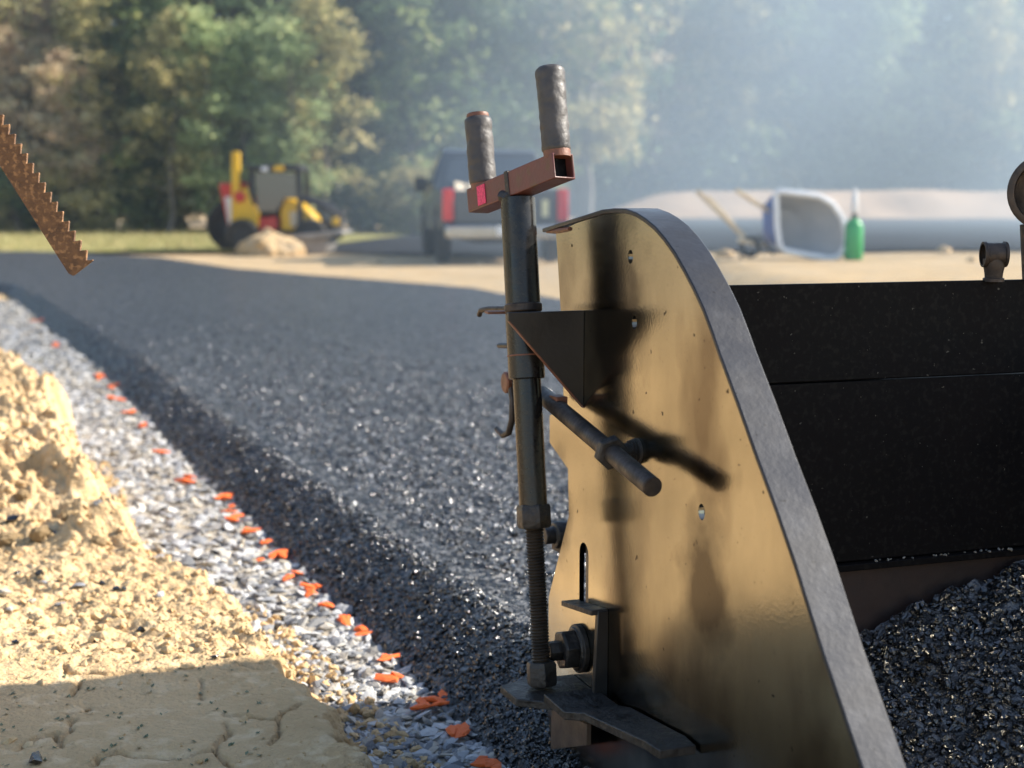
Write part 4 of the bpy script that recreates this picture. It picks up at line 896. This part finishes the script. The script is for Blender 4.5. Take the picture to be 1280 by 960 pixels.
# ---- trees
def make_tree(seed, H, spread, leafn, leafs, kind, trunk_r=.16, crown0=.22, name='tree'):
    rng = np.random.default_rng(seed); root = empty(name)
    tk = MB(); pts = []; x = y = 0
    for i in range(9):
        f = i/8; pts.append((x, y, H*.93*f)); x += rng.normal(0, .12); y += rng.normal(0, .12)
    tk.tube(pts, [trunk_r*(1-.88*(i/8))*(1.35 if i == 0 else 1) for i in range(9)], 9)
    cl = []
    nb = int(H*4.0)
    for b in range(nb):
        f = crown0+(1-crown0)*(b+rng.random())/nb; j = min(7, int(f*8)); p0 = Vector(pts[j]).lerp(Vector(pts[j+1]), f*8-j if j < 8 else 0)
        an = rng.uniform(0, 6.283); ln = spread*(math.sin(math.pi*min(1, (f-crown0)/(1-crown0)*.78+.22))**.7)*rng.uniform(.55, 1.1)
        e = p0+Vector((math.cos(an)*ln, math.sin(an)*ln, ln*rng.uniform(.05, .55))); mid = p0.lerp(e, .5)+Vector((0, 0, ln*.08))
        r0 = trunk_r*.34*(1-.7*f)+.012; tk.tube([p0, mid, e], [r0, r0*.6, r0*.2], 5)
        for q in (.45, .72, 1.0): cl.append((p0.lerp(e, q)+Vector(rng.normal(0, .22, 3)), (.42+.5*rng.random())*(.6+.4*spread/2.4)))
    trunk = tk.build('trunk', M['bark'], root, (0, 0, 0), smooth=60)
    per = max(6, int(leafn/len(cl))); C = np.array([c for c, _ in cl]); Rr = np.array([r for _, r in cl]); n = per*len(cl)
    ci = np.repeat(np.arange(len(cl)), per)
    dr = rng.normal(0, 1, (n, 3)); dr /= np.linalg.norm(dr, axis=1, keepdims=True); P = C[ci]+dr*(Rr[ci]*rng.random(n)**.45)[:, None]*np.array([1.15, 1.15, .75])
    a = rng.normal(0, 1, (n, 3)); a[:, 2] *= .5; a /= np.linalg.norm(a, axis=1, keepdims=True); b = np.cross(a, rng.normal(0, 1, (n, 3))); b /= np.linalg.norm(b, axis=1, keepdims=True)
    s = leafs*rng.uniform(.6, 1.3, n)[:, None]
    V = np.stack([P-a*s, P+b*s*.55, P+a*s, P-b*s*.55], 1).reshape(-1, 3)
    tint = np.clip(.45+.22*rng.normal(0, 1, len(cl))[ci]+.16*rng.normal(0, 1, n), 0.02, .98)
    np_mesh('crown', V, np.arange(n*4).reshape(-1, 4), LEAF[kind], root, False, tint)
    return root
# leaf colour comes from 'tint' alone: object random would wrap the ramp
for m in list(LEAF.values())+[GR]:
    nt_ = m.node_tree
    for nd in nt_.nodes:
        if nd.type == 'MATH' and nd.operation == 'ADD':
            for l in list(nt_.links):
                if l.to_node == nd and l.from_node.type == 'OBJECT_INFO': nt_.links.remove(l)
            nd.inputs[1].default_value = 0
def copy_tree(o, parent=None):
    c = o.copy(); col.objects.link(c); c.parent = parent
    for ch in o.children: copy_tree(ch, c)
    return c
TL = {'green': 'leafy mid green tree in the woods edge', 'deep': 'dark green tree standing deep in the woods', 'olive': 'tree turning olive yellow in the woods edge', 'pale': 'pale green soft crowned tree in the woods edge', 'rust': 'tree with rusty orange autumn leaves in the woods edge'}
PR = {}
for k, (kind, H, sp, ln, lsz) in enumerate([('green', 12, 2.6, 5200, .15), ('deep', 13, 2.8, 5600, .16), ('olive', 11, 2.4, 4300, .14), ('pale', 11.5, 2.5, 5000, .15), ('rust', 10, 2.3, 4200, .15), ('deep', 11, 2.5, 5000, .16), ('olive', 12.5, 2.2, 3600, .14), ('green', 10, 2.4, 4800, .15)]):
    PR.setdefault(kind, []).append(make_tree(100+k, H, sp, ln, lsz, kind, crown0=.12 if k % 2 else .2))
used = set()
def put(kind, x, y, s, var=0, lab=None):
    pr = PR[kind][var % len(PR[kind])]
    if pr.name in used: o = copy_tree(pr)
    else: o = pr; used.add(pr.name)
    o.location = (x, y, float(terrain(np.array(x), np.array(y)))-.05); o.scale = (s, s, s*random.uniform(.92, 1.1)); o.rotation_euler = (0, 0, random.uniform(0, 6.28))
    tag(o, lab or TL[kind], 'tree', 'woods '+kind)
def at_px(px, Y): return (px-640)/FPX*Y
front = [(-10, 'olive', 'olive tree next to the brownish orange tree'), (45, 'rust', 'brownish orange tree behind the serrated bar'), (120, 'green', 'green tree between the brownish orange tree and the olive trees'), (190, 'green', 'green tree close behind the first olive tree'), (205, 'olive', 'olive yellow tree next to the dark gap in the woods'), (285, 'olive', 'thin olive tree behind the red end of the compact loader'), (345, 'pale', 'pale green tree directly behind the canopy of the compact loader'), (400, 'olive', 'yellowing tree behind the lift arms of the compact loader'), (465, 'deep', 'dark tree between the compact loader and the truck'), (520, 'green', 'green tree just left of the truck cab, in thin smoke'), (585, 'deep', 'dark tree directly behind the truck')]
for k, (px, kd, lb) in enumerate(front): put(kd, at_px(px, 50+(k % 3)*1.3), 50+(k % 3)*1.3, random.uniform(.9, 1.1), k, lb)
for k in range(15): put(['deep', 'green', 'olive', 'pale', 'rust', 'green'][k % 6], at_px(-150+k*62+random.uniform(-15, 15), 56), 55+random.uniform(-1.5, 2), random.uniform(1.0, 1.25), k)
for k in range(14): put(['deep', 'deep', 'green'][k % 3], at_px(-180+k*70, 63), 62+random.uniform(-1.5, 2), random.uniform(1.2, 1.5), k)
right = [(640, 'green'), (690, 'olive'), (735, 'deep'), (790, 'rust'), (840, 'green'), (900, 'olive'), (930, 'pale'), (1000, 'deep'), (1060, 'green'), (1120, 'pale'), (1190, 'deep'), (1260, 'green'), (1340, 'olive')]
for k, (px, kd) in enumerate(right): put(kd, at_px(px, 78), 78+random.uniform(-2, 3), random.uniform(1.25, 1.5), k)
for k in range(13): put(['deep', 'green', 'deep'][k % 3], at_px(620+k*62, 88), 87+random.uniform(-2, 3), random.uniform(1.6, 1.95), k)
# woods going on around to the left, seen only as reflections
for k in range(16): put(['green', 'olive', 'deep', 'pale'][k % 4], -27-random.uniform(0, 8), 46-k*3.6, random.uniform(.8, 1.1), k)
for k, (px, kd, lb) in enumerate([(20, 'rust', 'low brown leaved tree in front of the woods behind the serrated bar'), (75, 'rust', 'second low brown leaved tree beside the serrated bar'), (122, 'olive', 'small golden tree in front of the green woods'), (215, 'olive', 'thin golden tree with bare limbs in front of the woods'), (262, 'pale', 'small pale tree left of the loader boom'), (318, 'pale', 'small pale green tree behind the loader boom'), (362, 'pale', 'small pale green tree behind the loader canopy'), (412, 'olive', 'small gold tinged tree behind the loader bucket')]):
    put(kd, at_px(px, 47.6), 47.6+random.uniform(-.5, .6), random.uniform(.62, .8), k+1, lb)
for k, (px, kd, lb) in enumerate([(660, 'olive', 'yellow tree behind the crank grips in thin smoke'), (715, 'olive', 'yellow tree above the truck in thin smoke'), (800, 'rust', 'orange brown tree in the smoke over the end plate'), (850, 'olive', 'golden tree in the smoke over the wheelbarrow handles'), (935, 'olive', 'pale yellow tree in the smoke above the wheelbarrow'), (1100, 'pale', 'pale tree in thick smoke beyond the sprayer'), (1230, 'olive', 'yellowish tree in thick smoke beyond the pipe tee')]):
    put(kd, at_px(px, 74.5), 74.5+random.uniform(-.8, .8), random.uniform(.95, 1.2), k, lb)
# shrubs at the foot of the woods
shp = [make_tree(300+k, 2.3, 1.25, 2200, .10, kd, .04, .03, 'shrub') for k, kd in enumerate(['deep', 'green', 'olive'])]
usedS = set()
for k in range(26):
    px = -60+k*27+random.uniform(-22, 22); Y = 47.4+random.uniform(-.8, 2.2); pr = shp[(k*7 % 5) % 3]; lab = ['low dark green shrub at the foot of the woods', 'low bright green shrub at the foot of the woods', 'low yellowing shrub at the foot of the woods'][(k*7 % 5) % 3]
    o = pr if pr.name not in usedS else copy_tree(pr); usedS.add(pr.name)
    o.location = (at_px(px, Y), Y, float(terrain(np.array(at_px(px, Y)), np.array(Y)))); s = random.uniform(.55, 1.0); o.scale = (s*1.2, s*1.2, s); o.rotation_euler = (0, 0, random.uniform(0, 6.28)); tag(o, lab, 'shrub', 'shrubs along the woods '+str((k*7 % 5) % 3))

for k in range(30):
    px = 560+k*26+random.uniform(-30, 30); Y = 75+random.uniform(-1.5, 4.5); pr = shp[(k*7 % 5) % 3]; o = copy_tree(pr)
    o.location = (at_px(px, Y), Y, float(terrain(np.array(at_px(px, Y)), np.array(Y)))); s = random.uniform(1.0, 2.4); o.scale = (s*random.uniform(1, 1.6), s*1.2, s); o.rotation_euler = (0, 0, random.uniform(0, 6.28))
    tag(o, ['tall dark shrub behind the sand bank under the smoky woods', 'tall green shrub behind the sand bank under the smoky woods', 'tall yellowing shrub behind the sand bank under the smoky woods'][(k*7 % 5) % 3], 'shrub', 'shrubs behind the sand bank '+str((k*7 % 5) % 3))
# ================================================================== SMOKE drifting over the right side
sm = MB().box((-1.5, 30, 8.2), (58, 46, 17)).build('smoke', M['black'], None, (-1.5, 30, -.1), smooth=0)
m = bpy.data.materials.new('asphalt_smoke'); m.use_nodes = True; t = m.node_tree; N = t.nodes; L = t.links; N.remove(N['Principled BSDF'])
pv = N.new('ShaderNodeVolumePrincipled'); pv.inputs['Color'].default_value = (.70, .86, 1.0, 1); pv.inputs['Anisotropy'].default_value = .25
L.new(pv.outputs[0], N['Material Output'].inputs['Volume'])
ge = N.new('ShaderNodeNewGeometry'); sep = N.new('ShaderNodeSeparateXYZ'); L.new(ge.outputs['Position'], sep.inputs[0])
def mth(op, a, b=None, c=None):
    n_ = N.new('ShaderNodeMath'); n_.operation = op
    for i, v in enumerate((a, b, c)):
        if v is None: continue
        if isinstance(v, (int, float)): n_.inputs[i].default_value = v
        else: L.new(v, n_.inputs[i])
    return n_.outputs[0]
def mrg(v, a, b, c=0, d=1):
    n_ = N.new('ShaderNodeMapRange'); n_.interpolation_type = 'SMOOTHSTEP'
    for i, q in enumerate((a, b, c, d)): n_.inputs[i+1].default_value = q
    L.new(v, n_.inputs[0]); return n_.outputs[0]
ratio = mth('DIVIDE', sep.outputs[0], mth('ADD', sep.outputs[1], 4.0))        # the plume fans out from the paver
nz = N.new('ShaderNodeTexNoise'); nz.inputs['Scale'].default_value = .16; nz.inputs['Detail'].default_value = 3; L.new(ge.outputs['Position'], nz.inputs['Vector'])
side = mrg(mth('MULTIPLY_ADD', nz.outputs[0], .22, ratio), -.07, .30, .055, 1.05)
low = mrg(sep.outputs[2], 16.6, 12.0); ydep = mrg(sep.outputs[1], 7.0, 12.0); yend = mrg(sep.outputs[1], 52.9, 44.0)
ns = mrg(nz.outputs[0], .30, .72, .35, 1.3)
dens = mth('MULTIPLY', mth('MULTIPLY', mth('MULTIPLY', side, low), mth('MULTIPLY', ydep, yend)), mth('MULTIPLY', ns, .027))
L.new(dens, pv.inputs['Density'])
sm.data.materials.clear(); sm.data.materials.append(m); tag(sm, 'pale blue smoke drifting across the woods on the right', 'smoke', None, 'stuff')
print('TRIS', sum(len(me_.polygons) for me_ in bpy.data.meshes))
